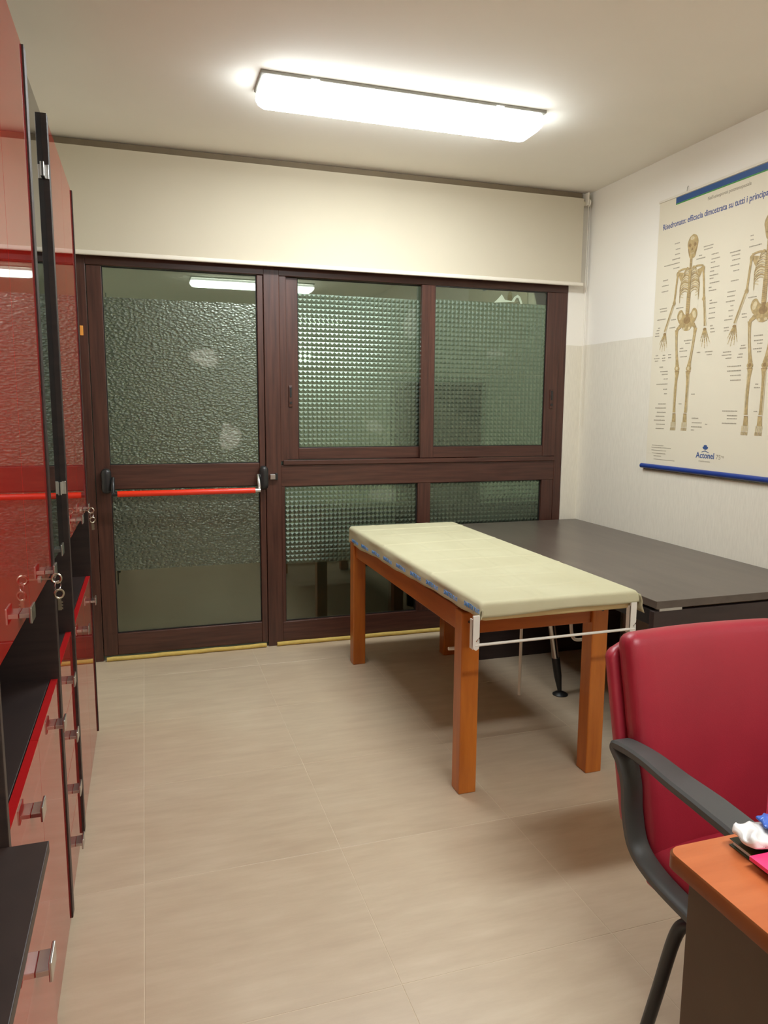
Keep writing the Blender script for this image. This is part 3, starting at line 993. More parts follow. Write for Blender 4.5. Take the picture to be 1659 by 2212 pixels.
# ------------------------------------------------------------------ dark meeting table along the right wall
desk = tag(empty('dark_table', (2.48, 3.57, 0)), 'large dark brown table along the right wall behind the couch', 'table')
dx0, dx1, dy0, dy1 = 2.003, 2.962, 2.502, 4.640
bx('table_top', dx0, dx1, dy0, dy1, 0.724, 0.757, M['desk_top'], desk, 0.002)
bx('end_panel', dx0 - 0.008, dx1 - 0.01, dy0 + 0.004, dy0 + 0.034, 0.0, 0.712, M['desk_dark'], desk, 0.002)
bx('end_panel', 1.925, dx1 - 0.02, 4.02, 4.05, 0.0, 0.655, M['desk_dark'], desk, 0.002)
bx('side_beam', dx0 + 0.004, dx0 + 0.034, dy0 + 0.034, dy1 - 0.02, 0.645, 0.712, M['black_metal'], desk, 0.002)
bx('side_beam', dx1 - 0.06, dx1 - 0.03, dy0 + 0.034, dy1 - 0.02, 0.645, 0.712, M['black_metal'], desk, 0.002)
for (a, b) in ((2.02, 2.135), (2.80, 2.92)):
    bx('spacer', a, b, dy0 + 0.002, dy0 + 0.03, 0.712, 0.724, M['steel'], desk, 0.001)
bx('spacer', dx0 + 0.006, dx0 + 0.030, 4.02, 4.14, 0.712, 0.724, M['steel'], desk, 0.001)
def splay_leg(xb, yb, xt, yt):
    top = Vector((xt, yt, 0.66)); foot = Vector((xb, yb, 0.0))
    d = top - foot
    leg = bmesh.new()
    tube(leg, [top, foot + d * 0.30], [0.022, 0.019], 16)
    lg = obj('leg', leg, M['chrome'], desk, 'auto')
    sl = bmesh.new()
    tube(sl, [foot + d * 0.31, foot + d * 0.16, foot + d * 0.03], [0.0225, 0.021, 0.011], 16)
    obj('leg_sleeve', sl, M['black_plastic'], lg, 'auto')
    ft = bmesh.new(); lathe(ft, [(0.042, 0.0), (0.042, 0.004), (0.030, 0.012), (0.012, 0.020)], (xb, yb, 0.0), 24)
    obj('leg_foot', ft, M['black_plastic'], lg, 'auto')
splay_leg(2.113, 3.386, 2.030, 3.45)
splay_leg(2.82, 3.386, 2.90, 3.45)
bx('cross_beam', dx0 + 0.034, dx1 - 0.06, 3.43, 3.47, 0.645, 0.712, M['black_metal'], desk, 0.002)

# ------------------------------------------------------------------ crimson armchair
ch = tag(empty('armchair', (1.475, 1.32, 0)), 'crimson leather armchair with black plastic arms facing the cherry desk', 'armchair')
XC = 1.475
def back_place(y0, z0, y1, z1):
    d = Vector((0, y1 - y0, z1 - z0)); L = d.length; d.normalize()
    nrm = Vector((0, -d.z, d.y))            # towards the sitter (-Y, up a little)
    def f(q):
        # q: x across, z along height, y thickness (negative = front)
        return Vector((XC, y0, z0)) + Vector((q.x, 0, 0)) + d * (q.z + L / 2) + nrm * (-q.y)
    return f, L
pf, L = back_place(1.522, 0.350, 1.660, 0.945)
def cushion_def(q):
    tx = q.x / 0.26; tz = q.z / (L / 2)
    q = q.copy()
    q.x *= 1.0 + 0.01 * tz
    if q.y < 0:
        q.y -= 0.018 * max(0, 1 - tx ** 4) * max(0, 1 - tz ** 4)
    q.y -= 0.030 * tx * tx - 0.012           # wraps forward at the sides
    q.z += 0.004 * (1 - tx * tx) if q.z > 0 else 0
    q.y += 0.0012 * math.sin(tz * 17 + tx * 3) * max(0, abs(tx) - 0.75) * 4
    return q
bm = bmesh.new(); rounded(bm, (0.530, 0.085, L), 0.036, 14, cushion_def, pf)
bk = obj('backrest', bm, M['crimson'], ch, True)
pf2, L2 = back_place(1.606, 0.425, 1.722, 0.900)
bm = bmesh.new()
def shell_def(q):
    tx = q.x / 0.27; q = q.copy(); q.y -= 0.040 * tx * tx - 0.012
    if q.z > 0: q.z -= 0.05 * max(0, abs(tx) - 0.75) ** 2 * 16 * (q.z / (L2 / 2)) ** 3 * 0.4
    return q
rounded(bm, (0.560, 0.050, L2), 0.022, 14, shell_def, pf2)
sh = obj('back_shell', bm, M['crimson_piping'], ch, True)
bm = bmesh.new()
def seat_def(q):
    tx = q.x / 0.27; ty = q.y / 0.27
    q = q.copy()
    if q.z > 0: q.z += 0.016 * max(0, 1 - tx ** 4) * max(0, 1 - ty ** 4)
    return q
rounded(bm, (0.530, 0.540, 0.085), 0.036, 12, seat_def, lambda q: q + Vector((XC, 1.275, 0.362)))
obj('seat', bm, M['crimson'], ch, True)
bm = bmesh.new(); rounded(bm, (0.500, 0.500, 0.032), 0.012, 8, None, lambda q: q + Vector((XC, 1.265, 0.314)))
obj('seat_shell', bm, M['crimson_piping'], ch, True)

def strap(path, xc, w, th, parent, name, mat):
    pts = catmull([(0, y, z) for (y, z) in path], 8, True)
    bm = bmesh.new()
    n = len(pts)
    rings = []
    for i, p in enumerate(pts):
        d = (pts[(i + 1) % n] - pts[i - 1]).normalized()
        nr = Vector((0, -d.z, d.y))
        c = 0.006
        k_ = max(0.0, min(1.0, (1.59 - p.y) / 0.34)) if p.z > 0.60 else 0.0
        hw, ht = w / 2 * (0.92 + 0.40 * k_), th / 2
        sec = [(-hw + c, -ht), (hw - c, -ht), (hw, -ht + c), (hw, ht - c), (hw - c, ht), (hw * 0.2, ht + 0.003), (-hw * 0.2, ht + 0.003), (-hw + c, ht), (-hw, ht - c), (-hw, -ht + c)]
        rings.append([bm.verts.new(Vector((xc + a, p.y, p.z)) + nr * b) for a, b in sec])
    for i in range(n):
        A, B = rings[i], rings[(i + 1) % n]
        for k in range(len(A)):
            bm.faces.new([A[k], A[(k + 1) % len(A)], B[(k + 1) % len(A)], B[k]])
    return obj(name, bm, mat, parent, 'auto')
loop = [(1.592, 0.653), (1.582, 0.664), (1.526, 0.672), (1.456, 0.674), (1.366, 0.668), (1.236, 0.664), (1.116, 0.650), (1.036, 0.600), (1.021, 0.500), (1.061, 0.415), (1.166, 0.380),
        (1.306, 0.377), (1.426, 0.390), (1.496, 0.425), (1.526, 0.500), (1.536, 0.570), (1.558, 0.622), (1.578, 0.640)]
for x in (1.184, 1.766):
    strap(loop, x, 0.062, 0.026, ch, 'armrest', M['arm_plastic'])
# leg frames: a tube on each side bending down at front and back
for s in (-1, 1):
    x = XC + s * 0.300
    bm = bmesh.new()
    tube(bm, catmull([(x + s * 0.036, 1.372, 0.004), (x + s * 0.027, 1.345, 0.14), (x + s * 0.018, 1.312, 0.30), (x + s * 0.010, 1.288, 0.352), (x, 1.250, 0.366),
                      (x, 1.10, 0.366), (x + s * 0.004, 1.055, 0.352), (x + s * 0.020, 1.03, 0.30), (x + s * 0.045, 1.00, 0.13), (x + s * 0.055, 0.985, 0.004)], 5), 0.0158, 12)
    obj('leg', bm, M['black_metal'], ch, 'auto')
bm = bmesh.new(); tube(bm, catmull([(XC - 0.300, 1.16, 0.366), (XC - 0.288, 1.16, 0.31), (XC - 0.24, 1.16, 0.286), (XC + 0.24, 1.16, 0.286), (XC + 0.288, 1.16, 0.31), (XC + 0.300, 1.16, 0.366)], 4), 0.012, 10)
obj('cross_tube', bm, M['black_metal'], ch, 'auto')

# ------------------------------------------------------------------ cherry desk, bottom right
nd = tag(empty('cherry_desk', (1.65, 0.66, 0)), 'cherry topped desk with dark side panel in front of the armchair', 'desk')
nx0, nx1, ny0, ny1 = 0.895, 2.45, 0.25, 1.056
bm = bmesh.new()
r = 0.025; ring = []
for cx, cy, a0 in ((nx1 - r, ny1 - r, 0), (nx0 + r, ny1 - r, 90), (nx0 + r, ny0 + r, 180), (nx1 - r, ny0 + r, 270)):
    for k in range(7):
        a = R(a0 + 90 * k / 6)
        ring.append((cx + r * math.cos(a), cy + r * math.sin(a)))
def loft(bm, ring, levels, c):
    rows = []
    for z, ins in levels:
        row = []
        for (x, y) in ring:
            d = Vector((c[0] - x, c[1] - y, 0))
            row.append(bm.verts.new((x + (ins if d.x > 0 else -ins), y + (ins if d.y > 0 else -ins), z)))
        rows.append(row)
    for A, B in zip(rows, rows[1:]):
        n = len(A)
        for k in range(n):
            f = bm.faces.new([A[k], A[(k + 1) % n], B[(k + 1) % n], B[k]]); f.material_index = 1
    bm.faces.new(rows[-1]); bm.faces.new(rows[0])
loft(bm, ring, [(0.708, 0.002), (0.710, 0.0), (0.736, 0.0), (0.740, 0.003)], (1.6, 0.65))
obj('desk_top', bm, [M['cherry'], M['cherry_edge']], nd, 'auto')
bx('side_panel', nx0 + 0.012, nx0 + 0.040, ny0 + 0.04, ny1 - 0.055, 0.0, 0.708, M['desk_panel'], nd, 0.0015)
bx('side_panel', nx1 - 0.040, nx1 - 0.012, ny0 + 0.04, ny1 - 0.055, 0.0, 0.708, M['desk_panel'], nd, 0.0015)
bx('modesty_panel', nx0 + 0.040, nx1 - 0.040, 0.50, 0.52, 0.30, 0.708, M['desk_panel'], nd, 0.0015)

# things on the cherry desk
ZD = 0.7405
random.seed(9)
def crumple(seed, amp, sc):
    rnd = random.Random(seed)
    ws = [(Vector((rnd.uniform(-1, 1), rnd.uniform(-1, 1), rnd.uniform(-1, 1))).normalized() * rnd.uniform(0.6, 1.6) * sc, rnd.uniform(0, 6.28)) for _ in range(7)]
    def f(q):
        h = sum(math.sin(q.dot(w) + p) for w, p in ws) / 7
        return q * (1 + amp * h) + Vector((0, 0, amp * 0.02 * h))
    return f
book = tag(empty('green_booklet', (1.12, 0.89, ZD)), 'dark green covered booklet under the pink card on the cherry desk', 'booklet')
def rotz(a, c):
    ca, sa = math.cos(a), math.sin(a)
    return lambda q: Vector((c[0] + q.x * ca - q.y * sa, c[1] + q.x * sa + q.y * ca, c[2] + q.z))
def rbox(name, size, a, c, mat, parent, bev=0.001):
    bm = bmesh.new(); box(bm, -size[0] / 2, size[0] / 2, -size[1] / 2, size[1] / 2, 0, size[2], bev)
    pl = rotz(a, c)
    for v in bm.verts: v.co = pl(v.co)
    return obj(name, bm, mat, parent)
rbox('cover', (0.22, 0.26, 0.002), R(-2), (1.122, 0.893, ZD), M['green_dark'], book)
rbox('pages', (0.213, 0.252, 0.010), R(-2), (1.124, 0.893, ZD + 0.002), M['pack_white'], book)
rbox('cover', (0.22, 0.26, 0.002), R(-2), (1.122, 0.893, ZD + 0.012), M['green_dark'], book)
ZB = ZD + 0.0142
tag(rbox('pink_card', (0.15, 0.16, 0.008), R(-1), (1.072, 0.879, ZB), M['pink'], None), 'hot pink card lying in front of the white pack on the desk', 'card')
pk = tag(empty('tissue_pack', (1.10, 0.99, ZB)), 'crumpled white and blue plastic pack lying on the green booklet', 'pack')
def pack(seed, amp, taper):
    rnd = random.Random(seed)
    folds = [(rnd.uniform(-0.09, 0.09), rnd.uniform(-0.03, 0.03), rnd.uniform(0.25, 1.2), rnd.uniform(0.004, 0.010), rnd.uniform(0.5, 1.0)) for _ in range(14)]
    def f(q):
        q = q.copy()
        k = taper + (1 - taper) * max(0.0, min(1, (q.x + 0.10) / 0.09))
        q.z *= k; q.y *= 0.75 + 0.25 * k
        h = 0
        for (px, py, a, w, m_) in folds:
            d = -(q.x - px) * math.sin(a) + (q.y - py) * math.cos(a)
            h += m_ * math.exp(-(d / w) ** 2)
        top = 1.0 if q.z > 0 else 0.25
        q.z += amp * top * (h - 1.2) * 0.5
        q.y += 0.25 * amp * math.sin(q.x * 160 + q.z * 120)
        q.x += 0.3 * amp * math.sin(q.y * 140 + q.z * 90)
        return q
    return f
bm = bmesh.new()
rounded(bm, (0.180, 0.072, 0.030), 0.011, 34, pack(3, 0.010, 0.45), rotz(R(-6), (1.100, 0.985, ZB + 0.020)))
obj('wrapper', bm, M['pack_white'], pk, True)
bm = bmesh.new()
rounded(bm, (0.125, 0.050, 0.016), 0.007, 26, pack(8, 0.009, 0.35), rotz(R(-4), (1.122, 0.990, ZB + 0.040)))
obj('blue_label', bm, M['pack_blue'], pk, True)
pb = tag(empty('pink_packet', (1.15, 1.038, ZD)), 'upright pink packet at the right edge behind the white pack', 'packet')
bm = bmesh.new(); rounded(bm, (0.080, 0.016, 0.088), 0.005, 8, crumple(5, 0.03, 40), rotz(R(2), (1.160, 1.041, ZD + 0.046)))
obj('wrapper', bm, M['pink'], pb, True)
bm = bmesh.new(); rounded(bm, (0.086, 0.006, 0.030), 0.0025, 8, crumple(6, 0.06, 60), rotz(R(2), (1.160, 1.041, ZD + 0.104)))
obj('sealed_end', bm, M['pale_pink'], pb, True)

# ------------------------------------------------------------------ anatomy poster on the right wall
PX = XR - 0.006
po = tag(empty('anatomy_poster', (PX, 3.33, 1.19)), 'cream anatomy poster of two skeletons with blue rails on the right wall', 'poster')
def P3(u, v, dx=0.0):
    return (PX - 0.0008 - dx, 3.9 - u, v)
PW = 1.17
sheet_p = bx('sheet', PX - 0.0006, PX + 0.0004, 3.9 - PW, 3.9 - 0.018, 1.215, 2.762, M['poster'], po, 0)
def band(name, u0, u1, v0, v1, mat, dep=0.001, parent=None):
    return bx(name, PX - 0.0008 - dep, PX - 0.0006, 3.9 - u1, 3.9 - u0, v0, v1, mat, parent or po, 0)
band('top_rail', 0.014, PW + 0.004, 2.756, 2.768, M['white_plastic'], 0.006)
band('blue_band', 0.160, PW, 2.722, 2.754, M['poster_blue'], 0.0006)
band('green_line', 0.160, PW, 2.715, 2.7215, M['poster_green'], 0.0006)
bm = bmesh.new(); tube(bm, [(PX - 0.010, 3.9 + 0.011, 1.202), (PX - 0.010, 3.9 - PW - 0.01, 1.202)], 0.0145, 16)
obj('bottom_rail', bm, M['rod_blue'], po, 'auto')
bx('rail_clip', PX - 0.004, PX + 0.004, 3.9 - PW, 3.9 - 0.006, 1.178, 1.190, M['steel'], po, 0.001)
bm = bmesh.new(); tube(bm, [(PX - 0.004, 3.9 - 0.25, 2.768), (PX - 0.002, 3.9 - 0.25, 2.79), (PX + 0.003, 3.9 - 0.253, 2.795)], 0.0018, 6)
obj('hanger', bm, M['steel'], po)

def ptext(s, u, v, size, mat, width=None, bold=0.0, name='lettering'):
    bm = text_bm(s, size, lambda x, y, z: (PX - 0.0010 + z, 3.9 - u - x, v + y), 0.0004, bold, width)
    return obj(name, bm, mat, sheet_p)
ptext('Risedronato: efficacia dimostrata su tutti i principali', 0.055, 2.596, 0.046, M['title_ink'], 0.80, 0.0007)
ptext("Nell'osteoporosi postmenopausale", 0.418, 2.676, 0.026, M['grey_ink'], 0.305, 0.0002)
ptext('Actonel', 0.455, 1.281, 0.046, M['logo_ink'], 0.142, 0.0008)
ptext('75', 0.608, 1.281, 0.036, M['grey_ink'], 0.034)
ptext('mg', 0.645, 1.294, 0.018, M['grey_ink'], 0.022)
ptext('risedronato', 0.478, 1.259, 0.015, M['grey_ink'], 0.088)

# printed drawing helpers (flat ink on the poster); overlapping inks never share a plane
_ink = [0]
def ink(lift):
    _ink[0] += 1
    return lift + (_ink[0] % 40) * 1.2e-5
def stroke(bm, pts, w, lift=0.0):
    lift = ink(lift)
    pts = [Vector((p[0], p[1])) for p in pts]
    ws = w if isinstance(w, (list, tuple)) else [w] * len(pts)
    L_, R_ = [], []
    for i, p in enumerate(pts):
        a = pts[max(0, i - 1)]; b = pts[min(len(pts) - 1, i + 1)]
        d = (b - a).normalized(); n = Vector((-d.y, d.x))
        L_.append(bm.verts.new(P3(*(p + n * ws[i] / 2), lift))); R_.append(bm.verts.new(P3(*(p - n * ws[i] / 2), lift)))
    for i in range(len(pts) - 1):
        bm.faces.new([L_[i], L_[i + 1], R_[i + 1], R_[i]])
def blob(bm, cu, cv, ru, rv, lift=0.0, n=18, rot=0.0):
    lift = ink(lift)
    vs = []
    for k in range(n):
        a = 2 * math.pi * k / n
        x, y = ru * math.cos(a), rv * math.sin(a)
        vs.append(bm.verts.new(P3(cu + x * math.cos(rot) - y * math.sin(rot), cv + x * math.sin(rot) + y * math.cos(rot), lift)))
    bm.faces.new(vs)
def poly(bm, pts, lift=0.0):
    lift = ink(lift)
    bm.faces.new([bm.verts.new(P3(u, v, lift)) for u, v in pts])
def sm2(pts, n=6):
    return [(p.x, p.y) for p in catmull([(a, b, 0) for a, b in pts], n)]

def skeleton(du, dv, front):
    mid, dark, light = bmesh.new(), bmesh.new(), bmesh.new()
    o = lambda pts: [(u + du, v + dv) for u, v in pts]
    L1, L2_, L3 = 0.0006, 0.0012, 0.0018
    # skull
    poly(mid, o(sm2([(0.325, 2.522), (0.296, 2.508), (0.280, 2.475), (0.287, 2.442), (0.294, 2.415), (0.303, 2.395), (0.325, 2.390), (0.344, 2.396), (0.353, 2.418), (0.361, 2.445), (0.366, 2.478), (0.352, 2.508), (0.325, 2.522)])), L1)
    blob(light, 0.318 + du, 2.500 + dv, 0.016, 0.010, L2_)
    if front:
        blob(dark, 0.302 + du, 2.463 + dv, 0.011, 0.010, L2_); blob(dark, 0.341 + du, 2.463 + dv, 0.011, 0.010, L2_)
        poly(dark, o([(0.321, 2.452), (0.314, 2.436), (0.328, 2.436)]), L2_)
        stroke(light, o([(0.309, 2.4175), (0.336, 2.4175)]), 0.0075, L2_)
        stroke(dark, o([(0.309, 2.4170), (0.336, 2.4170)]), 0.0014, L3)
        for q in range(5):
            stroke(dark, o([(0.3125 + q * 0.005, 2.421), (0.3125 + q * 0.005, 2.414)]), 0.0008, L3)
        for s_ in (-1, 1):
            stroke(dark, o([(0.322 + s_ * 0.034, 2.448), (0.322 + s_ * 0.028, 2.428), (0.322 + s_ * 0.022, 2.404)]), [0.004, 0.006, 0.003], L2_)
    else:
        stroke(dark, o([(0.292, 2.43), (0.322, 2.424), (0.356, 2.43)]), 0.003, L2_)
    # spine
    for k in range(31):
        v = 2.388 - k * 0.0098
        u = 0.317 - 0.004 * (k / 29)
        w = 0.018 if k < 7 else (0.022 if k < 19 else 0.030)
        stroke(mid, o([(u - w / 2, v), (u + w / 2, v)]), 0.0074, L2_)
        stroke(dark, o([(u - w / 2, v - 0.0049), (u + w / 2, v - 0.0049)]), 0.0022, L2_)
    # sternum
    if front:
        stroke(mid, o([(0.318, 2.330), (0.316, 2.30), (0.315, 2.235), (0.314, 2.205)]), [0.026, 0.016, 0.018, 0.006], L3)
    # ribs
    for k in range(11):
        t = k / 10
        v0 = 2.335 - 0.125 * t
        wd = 0.048 + 0.034 * math.sin(min(1, t * 1.5) * math.pi / 2) - 0.006 * t
        dr = 0.022 + 0.028 * t
        for s in (-1, 1):
            c = 0.317
            pts = [(c + s * 0.012, v0), (c + s * wd * 0.55, v0 + 0.010), (c + s * wd * 0.95, v0 - 0.008), (c + s * wd, v0 - dr)]
            ret = [pts[-1]]
            if k < 9: ret.append((c + s * wd * 0.62, v0 - dr - 0.012 + (0.020 if k < 6 else 0.004)))
            if k < 6: ret.append((c + s * 0.012, v0 - 0.020))
            if len(ret) > 1:
                stroke(light, o(sm2(ret, 4)), 0.0060, L1 + 0.0001)
            stroke(light if k % 3 else mid, o(sm2(pts, 4)), 0.0068, L1 + 0.0003)
            stroke(dark, o(sm2([(a, b - 0.0044) for a, b in pts], 4)), 0.0018, L1 + 0.0009)
    # clavicles, shoulder blades
    for s, sx in ((-1, 0.215), (1, 0.418)):
        stroke(mid, o(sm2([(0.317 + s * 0.018, 2.335), (0.317 + s * 0.055, 2.342), (sx, 2.336)], 5)), [0.010] * 11, L3)
        poly(mid, o([(sx, 2.332), (sx - s * 0.058, 2.318), (sx - s * 0.045, 2.245), (sx - s * 0.010, 2.300)]), L1)
        blob(mid, sx + du, 2.320 + dv, 0.013, 0.015, L3)
    # arms
    arms = [[(0.212, 2.317), (0.204, 2.24), (0.196, 2.165)], [(0.418, 2.324), (0.430, 2.24), (0.438, 2.161)]]
    fore = [[(0.190, 2.152), (0.160, 2.08), (0.128, 2.006)], [(0.442, 2.146), (0.452, 2.08), (0.460, 2.007)]]
    hands = [((0.128, 1.996), -0.33), ((0.460, 1.994), 0.10)]
    for a, f_, (hp, ang) in zip(arms, fore, hands):
        stroke(mid, o(sm2(a, 5)), [0.021] + [0.014] * 9 + [0.021], L2_)
        blob(mid, a[-1][0] + du, a[-1][1] + dv - 0.006, 0.013, 0.012, L3)
        stroke(mid, o([(p[0] - 0.005, p[1]) for p in f_]), 0.008, L2_)
        stroke(light, o([(p[0] + 0.006, p[1]) for p in f_]), 0.007, L2_)
        stroke(dark, o([(p[0] + 0.0005, p[1]) for p in f_]), 0.0018, L3)
        blob(dark, hp[0] + du, hp[1] - 0.006 + dv, 0.013, 0.009, L2_)
        for q in range(5):
            sp = (q - 2) * 0.20 + ang * 0.6
            ln = [0.060, 0.088, 0.096, 0.090, 0.074][q]
            b0 = Vector((hp[0] + (q - 2) * 0.005, hp[1] - 0.012))
            d = Vector((math.sin(sp), -math.cos(sp)))
            for (s0, s1, w) in ((0.0, 0.44, 0.0062), (0.47, 0.72, 0.0054), (0.75, 0.88, 0.005), (0.90, 1.0, 0.0046)):
                A, B = b0 + d * ln * s0, b0 + d * ln * s1
                stroke(mid if s0 < 0.5 else light, o([(A.x, A.y), (B.x, B.y)]), w, L2_)
    # pelvis
    poly(mid, o(sm2([(0.313, 2.085), (0.288, 2.088), (0.268, 2.112), (0.243, 2.110), (0.229, 2.082), (0.240, 2.050), (0.262, 2.028), (0.285, 2.000), (0.313, 1.992)], 4) + sm2([(0.313, 1.992), (0.342, 2.000), (0.362, 2.028), (0.384, 2.050), (0.394, 2.082), (0.380, 2.110), (0.356, 2.112), (0.338, 2.088), (0.313, 2.085)], 4)[1:-1]), L1)
    blob(dark, 0.313 + du, 2.052 + dv, 0.028, 0.020, L2_)
    poly(dark, o([(0.300, 2.090), (0.326, 2.090), (0.318, 2.050), (0.308, 2.050)]), L3)
    for s in (-1, 1):
        blob(light, 0.313 + s * 0.022 + du, 2.006 + dv, 0.010, 0.008, L3)
        blob(light, 0.313 + s * 0.056 + du, 2.080 + dv, 0.014, 0.022, L2_, rot=s * 0.4)
    # legs
    legs = [[(0.231, 2.006), (0.237, 1.914), (0.254, 1.795)], [(0.386, 2.004), (0.371, 1.894), (0.351, 1.792)]]
    shin = [[(0.256, 1.768), (0.252, 1.643), (0.252, 1.532)], [(0.347, 1.766), (0.346, 1.642), (0.345, 1.532)]]
    for s, lg_, sn in zip((-1, 1), legs, shin):
        hx = 0.313 + s * 0.056
        stroke(mid, o([(hx, 2.022), (lg_[0][0], 2.004)]), [0.022, 0.018], L3)
        blob(mid, hx + du, 2.022 + dv, 0.013, 0.013, L3)
        stroke(mid, o(sm2(lg_, 5)), [0.028, 0.024, 0.020, 0.019, 0.018, 0.018, 0.018, 0.019, 0.021, 0.026, 0.032], L2_)
        stroke(light, o(sm2([(a + 0.002, b) for a, b in lg_], 5)[2:-2]), 0.004, L3)
        k = lg_[-1]
        blob(mid, k[0] + du, k[1] - 0.012 + dv, 0.021, 0.016, L3)
        blob(light if front else dark, k[0] + du, k[1] - 0.010 + dv, 0.010, 0.010, 0.0024)
        stroke(dark, o([(k[0] - 0.019, k[1] - 0.028), (k[0] + 0.019, k[1] - 0.028)]), 0.0035, L3)
        stroke(mid, o(sm2(sn, 5)), [0.038, 0.028, 0.019, 0.016, 0.015, 0.015, 0.014, 0.014, 0.015, 0.017, 0.022], L2_)
        stroke(light, o([(p[0] + s * 0.013, p[1] - 0.02 if i == 0 else p[1]) for i, p in enumerate(sn)]), 0.006, L2_)
        f0 = sn[-1]
        stroke(dark, o([(f0[0] - 0.013, f0[1] - 0.008), (f0[0] + 0.013, f0[1] - 0.008)]), 0.004, L3)
        poly(mid, o([(f0[0] - 0.013, f0[1] - 0.010), (f0[0] + 0.013, f0[1] - 0.010), (f0[0] + 0.017, f0[1] - 0.055), (f0[0] - 0.016, f0[1] - 0.055)]), L2_)
        for q in range(5):
            uu = f0[0] - 0.020 + q * 0.0095 - 0.003
            stroke(light, o([(uu + 0.002, f0[1] - 0.056), (uu, f0[1] - 0.084)]), 0.0062, L2_)
            stroke(mid, o([(uu, f0[1] - 0.087), (uu - 0.001, f0[1] - 0.104)]), 0.0058, L2_)
    sk = obj('skeleton_print', mid, M['bone'], sheet_p)
    sk['label'] = 'tan skeleton drawing seen from the front' if front else 'tan skeleton drawing seen from behind'
    obj('skeleton_shading', dark, M['bone_dark'], sheet_p)['kind'] = 'stuff'
    obj('skeleton_highlight', light, M['bone_light'], sheet_p)['kind'] = 'stuff'
skeleton(0.0, 0.0, True)
skeleton(0.550, -0.008, False)

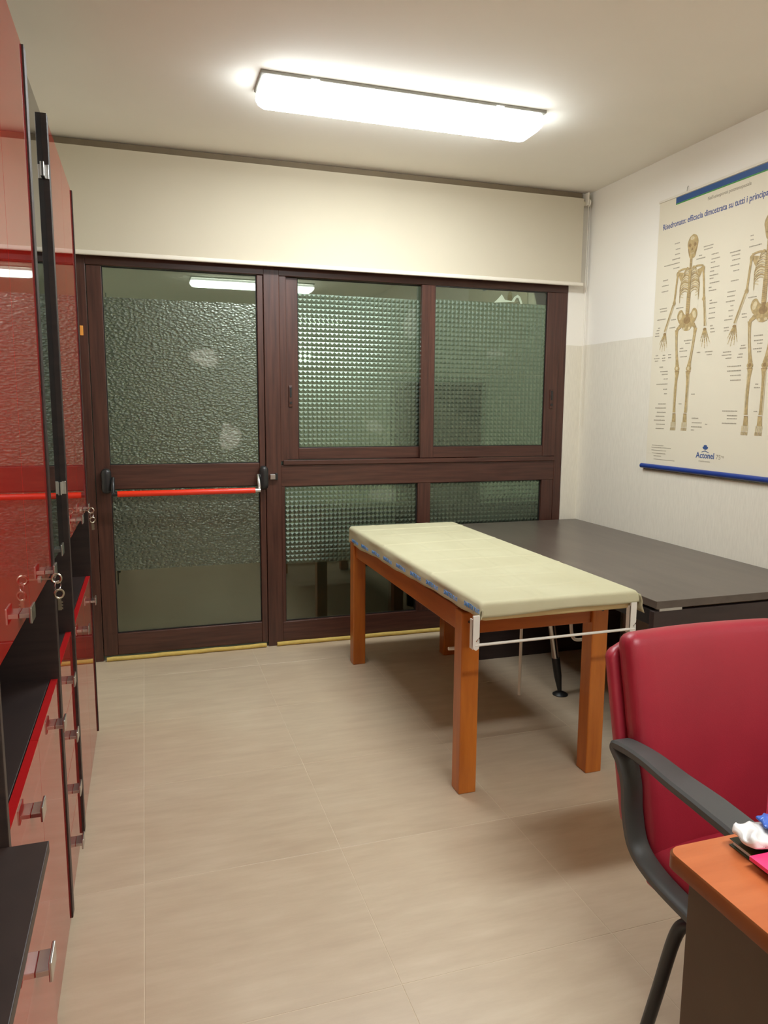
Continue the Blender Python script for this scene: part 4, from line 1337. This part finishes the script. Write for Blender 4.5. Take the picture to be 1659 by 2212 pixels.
CAPS = [(0.169,0.216,2.497),(0.18,0.219,2.464),(0.177,0.222,2.436),(0.156,0.223,2.41),(0.088,0.224,2.385),(0.17,0.223,2.359),(0.084,0.132,2.303),(0.077,0.136,2.272),(0.077,0.136,2.239),(0.069,0.133,2.141),(0.074,0.135,2.125),(0.214,0.278,2.128),(0.051,0.128,2.079),(0.176,0.22,2.067),(0.41,0.484,2.434),(0.414,0.482,2.418),(0.475,0.529,2.382),(0.378,0.405,2.393),(0.359,0.429,2.377),(0.477,0.54,2.357),(0.473,0.505,2.34),(0.475,0.539,2.312),(0.471,0.506,2.293),(0.47,0.536,2.271),(0.472,0.504,2.255),(0.474,0.546,2.231),(0.47,0.495,2.208),(0.471,0.531,2.191),(0.483,0.502,2.138),(0.484,0.544,2.123),(0.483,0.528,2.096),(0.483,0.53,2.07),(0.482,0.53,2.043),(0.744,0.767,2.423),(0.746,0.766,2.402),(0.741,0.821,2.369),(0.61,0.684,2.365),(0.624,0.685,2.347),(0.629,0.685,2.324),(0.62,0.685,2.297),(0.643,0.684,2.268),(0.63,0.684,2.218),(0.612,0.669,2.164),(0.611,0.665,2.141),(0.605,0.668,2.115),(0.64,0.664,2.091),(0.628,0.663,2.067),(0.758,0.816,2.116),(0.633,0.66,2.038),(0.602,0.659,2.021),(0.723,0.757,2.039),(0.725,0.759,2.022),(0.063,0.083,2.031),(0.052,0.078,2.017),(0.043,0.079,2.0),(0.039,0.079,1.984),(0.166,0.217,2.022),(0.298,0.361,1.938),(0.31,0.349,1.922),(0.267,0.296,1.897),(0.265,0.329,1.881),(0.272,0.331,1.849),(0.408,0.441,1.865),(0.473,0.534,1.864),(0.488,0.526,1.848),(0.055,0.078,1.869),(0.041,0.091,1.852),(0.05,0.085,1.837),(0.12,0.146,1.867),(0.114,0.144,1.851),(0.119,0.146,1.836),(0.169,0.195,1.868),(0.17,0.196,1.851),(0.097,0.134,1.799),(0.106,0.174,1.772),(0.122,0.175,1.755),(0.14,0.178,1.728),(0.078,0.177,1.698),(0.142,0.176,1.667),(0.152,0.178,1.641),(0.385,0.416,1.635),(0.104,0.176,1.581),(0.079,0.178,1.557),(0.096,0.177,1.531),(0.087,0.171,1.507),(0.072,0.173,1.484),(0.095,0.175,1.46),(0.093,0.17,1.434),(0.286,0.311,1.581),(0.401,0.455,1.5),(0.404,0.486,1.475),(0.401,0.486,1.452),(0.401,0.428,1.434),(0.511,0.53,1.468),(0.499,0.521,2.002),(0.502,0.534,1.986),(0.504,0.54,1.969),(0.603,0.639,1.981),(0.604,0.641,1.965),(0.815,0.875,1.921),(0.818,0.878,1.897),(0.841,0.874,1.881),(0.815,0.876,1.856),(0.843,0.875,1.84),(0.733,0.762,1.879),(0.726,0.769,1.865),(0.609,0.669,1.853),(0.601,0.671,1.837),(0.63,0.672,1.82),(0.72,0.749,1.836),(0.713,0.751,1.82),(0.647,0.746,1.776),(0.649,0.746,1.752),(0.672,0.748,1.728),(0.675,0.748,1.703),(0.848,0.87,1.678),(0.841,0.879,1.661),(0.633,0.743,1.542),(0.669,0.742,1.518),(0.67,0.741,1.502),(0.636,0.741,1.477),(0.85,0.875,1.541),(0.067,0.175,1.332),(0.065,0.244,1.319),(0.066,0.201,1.302),(0.071,0.198,1.284),(0.089,0.158,1.268),(0.091,0.279,1.248)]
bm = bmesh.new()
random.seed(2)
for (a, b, v) in CAPS:
    # each caption is a run of short ink marks, as blurred words
    u = a
    fine = v < 1.34
    while u < b - 0.003:
        w = min(random.uniform(0.006, 0.012), b - u)
        hgt = 0.0032 if fine else 0.0050
        poly(bm, [(u, v - hgt / 2), (u + w, v - hgt / 2), (u + w, v + hgt / 2 + random.uniform(0, 0.0012)), (u, v + hgt / 2 + random.uniform(0, 0.0012))], 0.0002)
        u += w + 0.0016
co = obj('caption_ink', bm, M['grey_ink'], sheet_p)
co['kind'] = 'stuff'
# flower emblem above the product name
bm = bmesh.new()
for a in (0, 60, -60, 25, -25):
    blob(bm, 0.525 + 0.012 * math.sin(R(a)), 1.330 + 0.014 * math.cos(R(a)), 0.0065, 0.012, 0.0003, 14, -R(a))
stroke(bm, [(0.525, 1.330), (0.525, 1.318)], 0.004, 0.0003)
stroke(bm, sm2([(0.498, 1.314), (0.525, 1.320), (0.555, 1.312)], 5), 0.0035, 0.0003)
obj('emblem', bm, M['logo_ink'], sheet_p)
